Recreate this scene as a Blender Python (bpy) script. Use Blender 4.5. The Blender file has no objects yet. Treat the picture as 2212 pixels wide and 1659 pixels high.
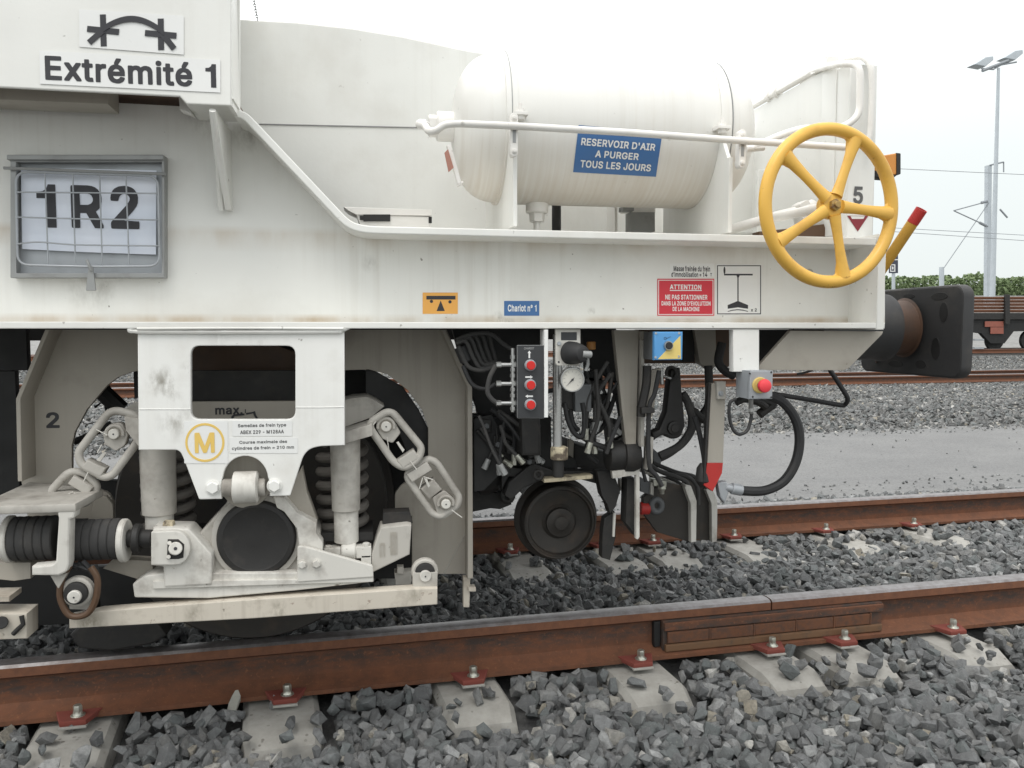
import bpy, bmesh, math, random
import numpy as np
from mathutils import Vector, Matrix, noise
from math import sin, cos, tan, atan, atan2, radians, pi, sqrt
random.seed(7); RNG = np.random.default_rng(7)
SC = bpy.context.scene; COL = SC.collection

# ------------------------------------------------------------------ camera, sky, sun, exposure
F, HOR, PSI, DEL, HC = 1800.0, 708.0, radians(9.8), radians(3.9), 1.025
PIT = atan((829.5 - HOR) / F)
cam = bpy.data.cameras.new('camera'); camo = bpy.data.objects.new('camera', cam); COL.objects.link(camo)
camo.location = (0, 0, HC); camo.rotation_euler = (pi/2 - PIT, 0, -PSI)
cam.lens = F / 2212 * 36; cam.sensor_width = 36; cam.clip_start = 0.05; cam.clip_end = 2000
SC.camera = camo
SC.render.resolution_x, SC.render.resolution_y = 1024, 768
SC.view_settings.view_transform = 'Standard'; SC.view_settings.look = 'None'
SC.view_settings.exposure = 0.13; SC.view_settings.gamma = 1.0

SUN_EL, SUN_AZ = radians(60), radians(-150)     # azimuth measured from +Y towards +X: behind the camera's left shoulder
SUN_DIR = Vector((cos(SUN_EL)*sin(SUN_AZ), cos(SUN_EL)*cos(SUN_AZ), sin(SUN_EL)))
world = bpy.data.worlds.new('World'); SC.world = world; world.use_nodes = True
nt = world.node_tree; nt.nodes.clear()
def wn(t): return nt.nodes.new(t)
out = wn('ShaderNodeOutputWorld'); bg = wn('ShaderNodeBackground'); sky = wn('ShaderNodeTexSky')
sky.sky_type = 'NISHITA'; sky.sun_disc = False; sky.sun_elevation = SUN_EL; sky.sun_rotation = SUN_AZ
geo = wn('ShaderNodeTexCoord'); sep = wn('ShaderNodeSeparateXYZ'); nt.links.new(geo.outputs['Generated'], sep.inputs[0])
mr = wn('ShaderNodeMapRange'); mr.inputs['From Min'].default_value = 0.0; mr.inputs['From Max'].default_value = 1.0
mr.inputs['To Min'].default_value = 0.0; mr.inputs['To Max'].default_value = 1.0
nt.links.new(sep.outputs['Z'], mr.inputs['Value'])
ramp = wn('ShaderNodeValToRGB'); cr = ramp.color_ramp
cr.elements[0].position = 0.0; cr.elements[0].color = (.41, .435, .43, 1)
cr.elements[1].position = 1.0; cr.elements[1].color = (1.0, 1.0, 1.0, 1)
e = cr.elements.new(.18); e.color = (.475, .50, .493, 1)
e = cr.elements.new(.45); e.color = (.72, .735, .74, 1)
nt.links.new(mr.outputs[0], ramp.inputs[0])
# thin bright part of the cloud layer towards upper left (where the disc hides)
nrm = wn('ShaderNodeVectorMath'); nrm.operation = 'DOT_PRODUCT'
gl = Vector((-.62, .62, .48)).normalized(); nrm.inputs[1].default_value = gl
nt.links.new(geo.outputs['Generated'], nrm.inputs[0])
mg = wn('ShaderNodeMapRange'); mg.interpolation_type = 'SMOOTHSTEP'
mg.inputs['From Min'].default_value = .25; mg.inputs['From Max'].default_value = .98
mg.inputs['To Min'].default_value = 0; mg.inputs['To Max'].default_value = .42
nt.links.new(nrm.outputs['Value'], mg.inputs['Value'])
addc = wn('ShaderNodeVectorMath'); addc.operation = 'ADD'
cmb = wn('ShaderNodeCombineXYZ')
for i in range(3): nt.links.new(mg.outputs[0], cmb.inputs[i])
nt.links.new(ramp.outputs[0], addc.inputs[0]); nt.links.new(cmb.outputs[0], addc.inputs[1])
scl = wn('ShaderNodeVectorMath'); scl.operation = 'SCALE'; scl.inputs['Scale'].default_value = 19.0
nt.links.new(addc.outputs[0], scl.inputs[0])
mix = wn('ShaderNodeMix'); mix.data_type = 'RGBA'; mix.inputs['Factor'].default_value = .93
nt.links.new(sky.outputs[0], mix.inputs['A']); nt.links.new(scl.outputs[0], mix.inputs['B'])
nt.links.new(mix.outputs['Result'], bg.inputs['Color']); bg.inputs['Strength'].default_value = .10
nt.links.new(bg.outputs[0], out.inputs[0])
sl = bpy.data.lights.new('sun', 'SUN'); sl.energy = 1.05; sl.angle = radians(24); sl.color = (1, .97, .92)
slo = bpy.data.objects.new('sun', sl); COL.objects.link(slo)
slo.rotation_euler = SUN_DIR.to_track_quat('Z', 'Y').to_euler()

# ------------------------------------------------------------------ photo-to-place helpers
fw = Vector((sin(PSI)*cos(PIT), cos(PSI)*cos(PIT), -sin(PIT))); rt = Vector((cos(PSI), -sin(PSI), 0)); up = rt.cross(fw)
CAM = Vector((0, 0, HC))
def ray(x, y): return fw + rt*((x-1106)/F) - up*((y-829.5)/F)
def W(x, y, Y):
    d = ray(x, y); return CAM + d*(Y/d.y)
def Wx(x, y, X):
    d = ray(x, y); return CAM + d*(X/d.x)
def Wz(x, y, z):
    d = ray(x, y); return CAM + d*((z-HC)/d.z)
cD, sD = cos(DEL), sin(DEL)
def T(u, v, z=0): return Vector((u*cD - v*sD, u*sD + v*cD, z))
def toUV(p): return (p.x*cD + p.y*sD, -p.x*sD + p.y*cD)
def Wv(x, y, v):
    d = ray(x, y); return CAM + d*(v/(-d.x*sD + d.y*cD))
def mpp(p): return (p-CAM).dot(fw)/F

# ------------------------------------------------------------------ materials
def mk(name): 
    m = bpy.data.materials.new(name); m.use_nodes = True; n = m.node_tree; b = n.nodes['Principled BSDF']; return m, n, b
def L(n, a, b): n.links.new(a, b)
def pos(n, scale=(1,1,1)):
    g = n.nodes.new('ShaderNodeNewGeometry'); mp = n.nodes.new('ShaderNodeMapping'); mp.inputs['Scale'].default_value = scale
    L(n, g.outputs['Position'], mp.inputs['Vector']); return mp.outputs[0]
def noi(n, vec, scale, detail=4, rough=.55):
    t = n.nodes.new('ShaderNodeTexNoise'); t.inputs['Scale'].default_value = scale; t.inputs['Detail'].default_value = detail
    t.inputs['Roughness'].default_value = rough; L(n, vec, t.inputs['Vector']); return t.outputs['Fac']
def rng(n, s, a, b, c=0., d=1.):
    m = n.nodes.new('ShaderNodeMapRange'); m.inputs['From Min'].default_value = a; m.inputs['From Max'].default_value = b
    m.inputs['To Min'].default_value = c; m.inputs['To Max'].default_value = d; L(n, s, m.inputs['Value']); return m.outputs[0]
def mul(n, a, b, op='MULTIPLY'):
    m = n.nodes.new('ShaderNodeMath'); m.operation = op; m.use_clamp = op != 'SUBTRACT'
    for i, s in enumerate((a, b)):
        if isinstance(s, (int, float)): m.inputs[i].default_value = s
        else: L(n, s, m.inputs[i])
    return m.outputs[0]
def mixc(n, fac, a, b):
    m = n.nodes.new('ShaderNodeMix'); m.data_type = 'RGBA'
    if isinstance(fac, (int, float)): m.inputs['Factor'].default_value = fac
    else: L(n, fac, m.inputs['Factor'])
    for k, s in (('A', a), ('B', b)):
        if isinstance(s, tuple): m.inputs[k].default_value = (*s, 1)
        else: L(n, s, m.inputs[k])
    return m.outputs['Result']
def bump(n, b, h, strength=.3, dist=.002):
    t = n.nodes.new('ShaderNodeBump'); t.inputs['Strength'].default_value = strength; t.inputs['Distance'].default_value = dist
    L(n, h, t.inputs['Height']); L(n, t.outputs[0], b.inputs['Normal'])
def zpos(n):
    g = n.nodes.new('ShaderNodeNewGeometry'); s = n.nodes.new('ShaderNodeSeparateXYZ'); L(n, g.outputs['Position'], s.inputs[0]); return s.outputs['Z']
def paint(name, col, dirt=(.30,.24,.16), amt=.25, rough=.45, metal=0., streak=.0, specks=.0, bmp=.08, scale=6, low=(.52,.75), zband=None, chip=0., spots=()):
    m, n, b = mk(name)
    p = pos(n); base = mixc(n, rng(n, noi(n, p, 2.3, 3), .35, .7), col, tuple(c*.90 for c in col))
    f = mul(n, rng(n, noi(n, p, scale, 6, .62), low[0], low[1]), amt)
    c = mixc(n, f, base, dirt)
    if streak:
        s = noi(n, pos(n, (52, 2.5, 1.3) if name == 'reservoir_paint' else (38, 38, 1.3)), 1.0, 4, .6); g = noi(n, p, 1.7, 3)
        s2 = mul(n, rng(n, s, .50, .72), rng(n, g, .42, .68)); c = mixc(n, mul(n, s2, streak), c, dirt)
    if zband:    # brown bands by height (z0, z1, strength): side-plate grime lines, tank browner downwards
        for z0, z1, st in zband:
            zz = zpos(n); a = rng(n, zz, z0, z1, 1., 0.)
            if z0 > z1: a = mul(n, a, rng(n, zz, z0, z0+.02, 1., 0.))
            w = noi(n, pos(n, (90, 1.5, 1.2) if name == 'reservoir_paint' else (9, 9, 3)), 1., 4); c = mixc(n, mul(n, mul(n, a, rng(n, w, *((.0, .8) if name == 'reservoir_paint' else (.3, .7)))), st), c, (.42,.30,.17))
    if specks:
        v = rng(n, noi(n, p, 42, 2, .5), .73, .78); c = mixc(n, mul(n, v, specks), c, (.10,.075,.05))
    for pt, rad, st in spots:    # scuffs and grease marks with a place of their own
        g = n.nodes.new('ShaderNodeNewGeometry'); d = n.nodes.new('ShaderNodeVectorMath'); d.operation = 'DISTANCE'; L(n, g.outputs['Position'], d.inputs[0]); d.inputs[1].default_value = pt
        mk_ = mul(n, rng(n, d.outputs['Value'], rad, 0, 0., 1.), rng(n, noi(n, pos(n, (1,1,.5)), 34, 5, .65), .42, .62)); c = mixc(n, mul(n, mk_, st), c, (.16,.14,.10))
    if chip:
        v = rng(n, noi(n, p, 24, 5, .7), .66, .69); c = mixc(n, mul(n, v, chip), c, (.14,.06,.03))
    L(n, c, b.inputs['Base Color'])
    L(n, rng(n, noi(n, p, 9, 4), .3, .7, rough-.08, rough+.12), b.inputs['Roughness']); b.inputs['Metallic'].default_value = metal
    if name in ('white_paint', 'white_side_paint', 'white_hopper_paint', 'white_hanger_paint', 'dusty_frame_paint'):    # sheet metal is never quite flat
        h = mul(n, mul(n, noi(n, p, 2.6, 2), 1.0), mul(n, noi(n, p, 60, 3), .05), 'ADD'); bump(n, b, h, .5, .012)
    elif bmp: bump(n, b, noi(n, p, 55, 3), bmp, .001)
    return m
M = {}
M['white'] = paint('white_paint', (.80,.795,.755), amt=.16, streak=.10, specks=.55, scale=3.2, rough=.38)
M['web'] = paint('white_side_paint', (.80,.795,.755), amt=.16, streak=.22, specks=.9, scale=3.0, rough=.38, zband=[(1.050,1.066,.75), (1.29,1.235,.5)], spots=[(W(1080,690,2.45),.03,.7),(W(1098,696,2.45),.02,.8),(W(1278,672,2.45),.014,.9),(W(800,570,2.45),.03,.35),(W(455,238,2.45),.09,.5),(W(540,290,2.45),.06,.5),(W(200,612,2.45),.09,.4)])
M['plate'] = paint('white_hanger_paint', (.83,.825,.79), amt=.16, streak=.14, specks=.6, scale=8, rough=.4, spots=[(W(350,825,2.312),.05,.8),(W(375,850,2.312),.03,.5),(W(380,912,2.312),.06,.55),(W(408,800,2.312),.03,.5),(W(470,730,2.312),.03,.3),(W(560,735,2.312),.03,.3)])
M['hopper'] = paint('white_hopper_paint', (.76,.76,.725), amt=.22, streak=.10, specks=.2, scale=2, rough=.45)
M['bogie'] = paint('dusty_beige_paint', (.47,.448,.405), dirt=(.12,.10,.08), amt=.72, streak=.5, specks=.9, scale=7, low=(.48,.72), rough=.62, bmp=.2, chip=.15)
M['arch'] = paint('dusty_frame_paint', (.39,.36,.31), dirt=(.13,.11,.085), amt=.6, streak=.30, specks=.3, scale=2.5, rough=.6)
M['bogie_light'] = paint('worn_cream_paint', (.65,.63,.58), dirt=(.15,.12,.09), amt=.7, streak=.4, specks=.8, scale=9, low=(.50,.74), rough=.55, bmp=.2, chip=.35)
M['beam'] = paint('streaked_cream_paint', (.58,.53,.45), dirt=(.15,.11,.075), amt=.75, streak=1.0, specks=.7, scale=8, rough=.6, bmp=.2, chip=.5, spots=[(W(600,1318,2.345),.035,1.),(W(192,1345,2.345),.05,1.),(W(900,1285,2.345),.04,.6),(W(420,1325,2.345),.04,.6)])
M['res'] = paint('reservoir_paint', (.775,.765,.725), dirt=(.44,.37,.27), amt=.15, streak=.28, specks=.15, scale=3, rough=.36, zband=[(1.40,1.60,.55)])  # brown deepens down the lower half of the tank
M['pipe'] = paint('pipe_paint', (.80,.78,.74), spots=[(W(1000,267,2.262),.008,1.),(W(1016,268,2.262),.006,1.)], amt=.2, specks=.2, scale=10, rough=.35, chip=.25)
M['steel'] = paint('grey_steel_frame', (.33,.335,.33), dirt=(.12,.11,.10), amt=.4, rough=.5, metal=.35, scale=14)
M['galv'] = paint('galvanised_steel', (.42,.44,.46), dirt=(.25,.25,.25), amt=.4, rough=.5, metal=.5, scale=9)
M['zinc'] = paint('zinc_bolt', (.50,.50,.44), dirt=(.28,.24,.14), amt=.5, rough=.38, metal=.8, scale=40)
M['silver'] = paint('bright_tube', (.48,.48,.47), dirt=(.2,.2,.2), amt=.3, rough=.3, metal=.8, scale=20)
M['rubber'] = paint('black_rubber', (.022,.022,.023), dirt=(.06,.055,.05), amt=.5, rough=.6, scale=12)
M['rubber_dust'] = paint('dusty_rubber', (.045,.044,.043), dirt=(.09,.083,.075), amt=.6, rough=.8, scale=14, bmp=.25)
M['spring'] = paint('dusty_shaded_spring', (.13,.12,.107), dirt=(.07,.06,.05), amt=.6, rough=.7, scale=9)  # darker base colour carries the shade around the coils
M['dark'] = paint('dark_greasy_steel', (.020,.019,.018), dirt=(.055,.047,.04), amt=.6, rough=.6, scale=14, bmp=.3)
M['black'] = paint('black_steel', (.012,.012,.012), dirt=(.03,.028,.025), amt=.5, rough=.6, scale=10)
M['wheel'] = paint('worn_wheel_steel', (.05,.045,.04), dirt=(.12,.085,.06), amt=.5, rough=.55, metal=.3, scale=10, bmp=.2, chip=.2)
M['buffer'] = paint('buffer_black', (.035,.035,.036), dirt=(.085,.075,.065), amt=.6, rough=.62, scale=7, bmp=.3)
M['plunger'] = paint('rusty_plunger', (.085,.045,.027), dirt=(.045,.035,.03), amt=.75, rough=.55, scale=9, bmp=.25)
M['yellow'] = paint('yellow_enamel', (.76,.44,.075), dirt=(.40,.20,.04), amt=.55, rough=.42, scale=9, specks=.9, bmp=.10, chip=.5)
M['tubeyellow'] = paint('faded_yellow_tube', (.55,.30,.04), dirt=(.26,.12,.03), amt=.5, rough=.5, scale=12)
M['redpaint'] = paint('red_paint', (.47,.03,.025), dirt=(.2,.03,.02), amt=.4, rough=.5, scale=12)
M['clip'] = paint('red_oxide_plate', (.19,.045,.032), dirt=(.12,.06,.04), amt=.5, rough=.8, scale=20, bmp=.3)
M['blue'] = paint('blue_sticker', (.055,.155,.36), dirt=(.09,.16,.3), amt=.3, rough=.45, scale=8, bmp=0)
M['orange'] = paint('orange_sticker', (.84,.42,.09), amt=.1, rough=.45, bmp=0)
M['redst'] = paint('red_sticker', (.62,.035,.055), dirt=(.5,.04,.05), amt=.2, rough=.45, bmp=0)
M['ink'] = paint('black_ink', (.03,.03,.035), dirt=(.06,.06,.06), amt=.4, rough=.5, bmp=0)
M['greyink'] = paint('grey_ink', (.10,.10,.10), dirt=(.06,.06,.06), amt=.4, rough=.5, bmp=0)
M['whiteink'] = paint('white_ink', (.80,.80,.78), amt=.05, rough=.5, bmp=0)
M['greyprint'] = paint('grey_print', (.3,.3,.3), amt=.05, rough=.5, bmp=0)
M['vinyl'] = paint('white_vinyl', (.82,.82,.80), amt=.08, rough=.3, bmp=0)
M['goldink'] = paint('yellow_outline_print', (.80,.55,.14), amt=.1, rough=.5, bmp=0)
M['panelblack'] = paint('black_control_panel', (.035,.037,.04), dirt=(.06,.06,.06), amt=.4, rough=.5, scale=20)
M['button'] = paint('red_button', (.60,.02,.015), dirt=(.4,.02,.02), amt=.2, rough=.35)
M['estop'] = paint('red_stop_button', (.80,.055,.07), dirt=(.6,.05,.05), amt=.2, rough=.4)
M['boxgrey'] = paint('grey_enclosure', (.34,.36,.38), dirt=(.2,.2,.2), amt=.3, rough=.5, scale=10)
M['boxdark'] = paint('dark_grey_enclosure', (.12,.125,.13), dirt=(.07,.07,.07), amt=.3, rough=.5, scale=10)
M['skyblue'] = paint('light_blue_face', (.10,.33,.66), amt=.12, rough=.45, bmp=0)
M['paleyellow'] = paint('pale_yellow_face', (.80,.62,.20), amt=.12, rough=.45, bmp=0)
M['stopyellow'] = paint('yellow_ring', (.62,.46,.14), amt=.3, rough=.5, bmp=0)
M['dial'] = paint('gauge_face', (.66,.64,.58), dirt=(.5,.47,.4), amt=.3, rough=.3, bmp=0)
M['brown'] = paint('oily_brown', (.10,.055,.03), dirt=(.04,.03,.025), amt=.6, rough=.5, scale=12)
M['grease'] = paint('greasy_cream_collar', (.62,.54,.38), dirt=(.06,.04,.03), amt=.9, rough=.5, scale=18, low=(.48,.6))
M['maroon'] = paint('maroon_print', (.22,.02,.03), amt=.1, rough=.5, bmp=0)
M['mast'] = paint('mast_galvanised', (.46,.50,.53), dirt=(.35,.38,.4), amt=.3, rough=.6, metal=.1, bmp=0)
M['wire'] = paint('wire_grey', (.25,.27,.29), amt=.1, rough=.6, bmp=0)
M['wagonred'] = paint('faded_red_wagon_paint', (.30,.10,.07), dirt=(.15,.07,.05), amt=.5, rough=.7, bmp=0)
M['signblack'] = paint('sign_black', (.05,.055,.08), amt=.1, rough=.6, bmp=0)
def m_amber():
    m, n, b = mk('amber_lens'); b.inputs['Base Color'].default_value = (.62,.24,.03,1); b.inputs['Roughness'].default_value = .25
    b.inputs['Coat Weight'].default_value = .4; return m
M['amber'] = m_amber()
def m_paper():
    m, n, b = mk('creased_paper'); p = pos(n, (1,1,1)); w = noi(n, p, 5, 3, .5)
    L(n, mixc(n, rng(n, w, .35,.7), (.74,.77,.84), (.64,.69,.78)), b.inputs['Base Color']); b.inputs['Roughness'].default_value = .35
    bump(n, b, w, .9, .02); return m
M['paper'] = m_paper()
def m_rail():
    m, n, b = mk('rusty_rail'); p = pos(n)
    c = mixc(n, rng(n, noi(n, p, 16, 7, .7), .35, .68), (.165,.064,.030), (.10,.043,.023))
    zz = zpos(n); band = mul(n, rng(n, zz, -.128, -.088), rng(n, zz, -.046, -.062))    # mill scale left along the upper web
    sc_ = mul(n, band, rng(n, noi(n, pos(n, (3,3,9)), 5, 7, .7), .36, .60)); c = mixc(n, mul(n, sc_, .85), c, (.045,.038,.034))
    c = mixc(n, mul(n, rng(n, noi(n, p, 90, 3), .6, .75), .6), c, (.26,.11,.05))
    L(n, c, b.inputs['Base Color']); b.inputs['Roughness'].default_value = .78; bump(n, b, noi(n, p, 120, 5, .7), .5, .002); return m
M['rail'] = m_rail()
M['railweb'] = paint('rail_web_scale', (.052,.040,.034), dirt=(.125,.052,.027), amt=.9, rough=.8, scale=22, low=(.42,.66), bmp=.4)
def m_railhead():
    m, n, b = mk('rusty_rail_head'); p = pos(n)
    c = mixc(n, rng(n, noi(n, p, 30, 6, .7), .35, .7), (.19,.078,.038), (.12,.05,.028))
    L(n, c, b.inputs['Base Color']); b.inputs['Roughness'].default_value = .7; bump(n, b, noi(n, p, 150, 4, .7), .35, .0015); return m
M['railhead'] = m_railhead()
def m_railtop():
    m, n, b = mk('rail_running_surface'); p = pos(n, (1,1,1))
    c = mixc(n, rng(n, noi(n, p, 25, 5, .7), .35, .7), (.26,.25,.25), (.15,.13,.125))
    L(n, c, b.inputs['Base Color']); b.inputs['Roughness'].default_value = .42; b.inputs['Metallic'].default_value = .55; return m
M['railtop'] = m_railtop()
M['fish'] = paint('ochre_rust_fishplate', (.15,.080,.040), dirt=(.06,.047,.036), amt=.8, rough=.75, scale=26, bmp=.4)
M['fishblock'] = paint('orange_rust_block', (.135,.056,.027), dirt=(.085,.045,.030), amt=.9, rough=.8, scale=34, low=(.45,.62), bmp=.4)
def m_conc():
    m, n, b = mk('sleeper_concrete'); p = pos(n)
    c = mixc(n, rng(n, noi(n, p, 14, 6, .65), .35, .7), (.37,.36,.33), (.27,.26,.235))
    v = n.nodes.new('ShaderNodeTexVoronoi'); v.inputs['Scale'].default_value = 38; L(n, p, v.inputs['Vector'])
    sp = mul(n, rng(n, v.outputs['Distance'], .16, .24, 1, 0), rng(n, noi(n, p, 9, 2), .45, .6))
    c = mixc(n, mul(n, sp, .75), c, (.14,.125,.11)); L(n, c, b.inputs['Base Color']); b.inputs['Roughness'].default_value = .85
    bump(n, b, noi(n, p, 60, 6, .7), .5, .003); return m
M['conc'] = m_conc()
def m_stone(name, dk=(.115,.119,.120), md=(.205,.210,.210), lt=(.36,.365,.36)):
    m, n, b = mk(name); g = n.nodes.new('ShaderNodeNewGeometry'); r = n.nodes.new('ShaderNodeValToRGB'); c = r.color_ramp
    c.elements[0].color = (*dk,1); c.elements[1].color = (*lt,1); c.elements[1].position = .93
    for q, k in ((.35, md), (.55, (.135,.150,.148)), (.72,(.18,.182,.18)), (.80, (.18,.18,.174))):
        e = c.elements.new(q); e.color = (*k,1)
    for q, k in ((.965, (.30,.27,.21)), (.985, (.46,.45,.42))):
        e = c.elements.new(q); e.color = (*k,1)
    c.interpolation = 'LINEAR'
    L(n, g.outputs['Random Per Island'], r.inputs[0]); p = pos(n)
    col = mixc(n, rng(n, noi(n, p, 45, 6, .7), .38, .68, 0, .6), r.outputs[0], (.075,.075,.075))
    col = mixc(n, rng(n, noi(n, p, 130, 3, .6), .60, .74, 0, .5), col, (.30,.295,.28))
    L(n, col, b.inputs['Base Color']); b.inputs['Roughness'].default_value = .82
    bump(n, b, noi(n, p, 95, 8, .8), 1.0, .006); return m
M['stone'] = m_stone('ballast_stone'); M['stone_far'] = m_stone('weathered_ballast', (.10,.10,.098), (.19,.188,.18), (.32,.315,.30))
def m_gravel(name, a, bb, scale):
    m, n, b = mk(name); p = pos(n)
    c = mixc(n, rng(n, noi(n, p, 1.3, 5, .6), .35, .7), a, bb)
    c = mixc(n, rng(n, noi(n, p, scale, 3, .8), .42, .7, 0, .55), c, tuple(x*1.5 for x in a))
    c = mixc(n, rng(n, noi(n, p, scale*.7, 4, .8), .5, .68, 0, .65), c, tuple(x*.5 for x in a))
    L(n, c, b.inputs['Base Color']); b.inputs['Roughness'].default_value = .9; bump(n, b, noi(n, p, scale, 4, .7), .8, .01); return m
M['path'] = m_gravel('fine_grey_gravel', (.172,.172,.168), (.135,.135,.134), 60)
M['bed'] = m_gravel('dark_ballast_bed', (.10,.10,.098), (.07,.07,.069), 40)
M['farground'] = m_gravel('distant_gravel', (.20,.198,.19), (.15,.148,.14), 6)
M['grassy'] = m_gravel('grassy_bank', (.10,.14,.05), (.07,.10,.04), 3)
def m_leaf():
    m, n, b = mk('hedge_leaf'); g = n.nodes.new('ShaderNodeNewGeometry')
    c = mixc(n, g.outputs['Random Per Island'], (.085,.13,.05), (.20,.26,.12)); L(n, c, b.inputs['Base Color']); b.inputs['Roughness'].default_value = .7; return m
M['leaf'] = m_leaf()

# ------------------------------------------------------------------ mesh builders: each returns (verts, faces, smooth)
def xf(d, mat): return ([mat @ Vector(v) for v in d[0]], d[1], d[2])
def _frames(pts):
    n = len(pts); tg = []
    for i in range(n):
        a = pts[max(i-1, 0)]; b = pts[min(i+1, n-1)]; tg.append((b-a).normalized())
    ref = Vector((0,0,1)) if abs(tg[0].z) < .9 else Vector((1,0,0)); fr = []; nn = (ref - tg[0]*ref.dot(tg[0])).normalized()
    for t in tg:
        nn = (nn - t*nn.dot(t)).normalized(); fr.append((nn, t.cross(nn)))
    return fr
def smooth_path(pts, k=6, closed=False):
    P = [Vector(p) for p in pts]; n = len(P); o = []
    rngi = range(n) if closed else range(n-1)
    for i in rngi:
        if closed: a, b, c, d = P[(i-1) % n], P[i], P[(i+1) % n], P[(i+2) % n]
        else: a, b, c, d = P[max(i-1,0)], P[i], P[i+1], P[min(i+2,n-1)]
        for j in range(k):
            t = j/k; o.append(.5*((2*b) + (c-a)*t + (2*a-5*b+4*c-d)*t*t + (3*b-a-3*c+d)*t*t*t))
    if not closed: o.append(P[-1])
    return o
def round_path(pts, r, closed=False, k=5):
    P = [Vector(p) for p in pts]; n = len(P); o = []
    for i in range(n):
        if not closed and i in (0, n-1): o.append(P[i]); continue
        a, b, c = P[i-1], P[i], P[(i+1) % n]; la, lc = (a-b).length, (c-b).length; q = min(r, la*.45, lc*.45)
        s = b + (a-b)*(q/la); e = b + (c-b)*(q/lc)
        for j in range(k+1):
            t = j/k; o.append(s*(1-t)**2 + b*2*t*(1-t) + e*t*t)
    return o
def tube(pts, r, segs=10, closed=False):
    pts = [Vector(p) for p in pts]; n = len(pts); R = r if isinstance(r, (list, tuple)) else [r]*n
    if closed:
        tg = [(pts[(i+1) % n]-pts[i-1]).normalized() for i in range(n)]
        ctr = sum(pts, Vector())/n; nrmv = (pts[0]-ctr).cross(pts[n//4]-ctr).normalized(); fr = [(nrmv, t.cross(nrmv)) for t in tg]
    else: fr = _frames(pts)
    v = []; f = []
    for i, p in enumerate(pts):
        a, b = fr[i]
        for j in range(segs):
            q = 2*pi*j/segs; v.append(p + a*(cos(q)*R[i]) + b*(sin(q)*R[i]))
    m = n if closed else n-1
    for i in range(m):
        for j in range(segs):
            k = (j+1) % segs; i2 = (i+1) % n; f.append((i*segs+j, i*segs+k, i2*segs+k, i2*segs+j))
    if not closed: f.append(tuple(range(segs))[::-1]); f.append(tuple((n-1)*segs+j for j in range(segs)))
    return v, f, True
def lathe(p0, axis, prof, segs=40):
    """prof: (distance along axis, radius)"""
    p0 = Vector(p0); ax = Vector(axis).normalized(); ref = Vector((0,0,1)) if abs(ax.z) < .9 else Vector((1,0,0))
    a = (ref - ax*ref.dot(ax)).normalized(); b = ax.cross(a); v = []; f = []
    for t, r in prof:
        for j in range(segs):
            q = 2*pi*j/segs; v.append(p0 + ax*t + a*(cos(q)*max(r, 1e-5)) + b*(sin(q)*max(r, 1e-5)))
    for i in range(len(prof)-1):
        for j in range(segs):
            k = (j+1) % segs; f.append((i*segs+j, i*segs+k, (i+1)*segs+k, (i+1)*segs+j))
    f.append(tuple(range(segs))[::-1]); f.append(tuple((len(prof)-1)*segs+j for j in range(segs)))
    return v, f, True
def cyl(p0, p1, r, bev=None, segs=32, r2=None):
    p0, p1 = Vector(p0), Vector(p1); l = (p1-p0).length; r2 = r if r2 is None else r2; b = min(r*.12, l*.2, .004) if bev is None else bev
    return lathe(p0, p1-p0, [(0, r-b), (b, r), (l-b, r2), (l, r2-b)], segs)
def dome(p0, axis, r, h, segs=40, k=14):
    return lathe(p0, axis, [(h*sin(i/k*pi/2)**.82, r*cos(i/k*pi/2)**.72) for i in range(k+1)], segs)
def hexn(p0, axis, r, h, washer=True):
    d = lathe(p0, axis, [(0, r*.96), (h*.05, r), (h*.85, r), (h, r*.88)], 6); d = (d[0], d[1], False)
    return [d, cyl(p0, Vector(p0)+Vector(axis).normalized()*h*.18, r*1.25, segs=20)] if washer else [d]
def prism(loops, Mt, th, bev=.0015):
    """2-D loops (metres) filled with holes, pushed back by th from the front face; Mt maps (x, y, z) to the world, front is z = 0"""
    c = bpy.data.curves.new('t', 'CURVE'); c.dimensions = '2D'; c.fill_mode = 'BOTH'; bev = min(bev, th*.4)
    c.extrude = th/2 - bev; c.bevel_depth = bev; c.bevel_resolution = 1; c.offset = -bev
    for lp in loops:
        s = c.splines.new('POLY'); s.points.add(len(lp)-1); s.use_cyclic_u = True
        for q, (x, y) in zip(s.points, lp): q.co = (x, y, 0, 1)
    o = bpy.data.objects.new('t', c); me = o.to_mesh()
    v = [Mt @ Vector((w.co.x, w.co.y, w.co.z - th/2)) for w in me.vertices]; f = [tuple(p.vertices) for p in me.polygons]
    o.to_mesh_clear(); bpy.data.objects.remove(o); bpy.data.curves.remove(c)
    return v, f, False
def rounded2(pts):
    """points (x, y[, radius]) in px; corners with a radius are rounded"""
    o = []; n = len(pts)
    for i, p in enumerate(pts):
        if len(p) == 2 or p[2] == 0: o.append((p[0], p[1])); continue
        a, b, c = Vector(pts[i-1][:2]), Vector(p[:2]), Vector(pts[(i+1) % n][:2]); q = min(p[2], (a-b).length*.48, (c-b).length*.48)
        s = b + (a-b).normalized()*q; e = b + (c-b).normalized()*q
        for j in range(6):
            t = j/5; w = s*(1-t)**2 + b*2*t*(1-t) + e*t*t; o.append((w.x, w.y))
    return o
def plate(pts, Y, th, holes=(), bev=.0015):
    Mt = Matrix(((1,0,0,0),(0,0,-1,Y),(0,1,0,0),(0,0,0,1))); Lp = []
    for lp in (pts, *holes): Lp.append([(w.x, w.z) for w in (W(x, y, Y) for x, y in rounded2(lp))])
    return prism(Lp, Mt, th, bev)
def rectp(x0, y0, x1, y1, r=0): return [(x0,y0,r),(x1,y0,r),(x1,y1,r),(x0,y1,r)]
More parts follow.
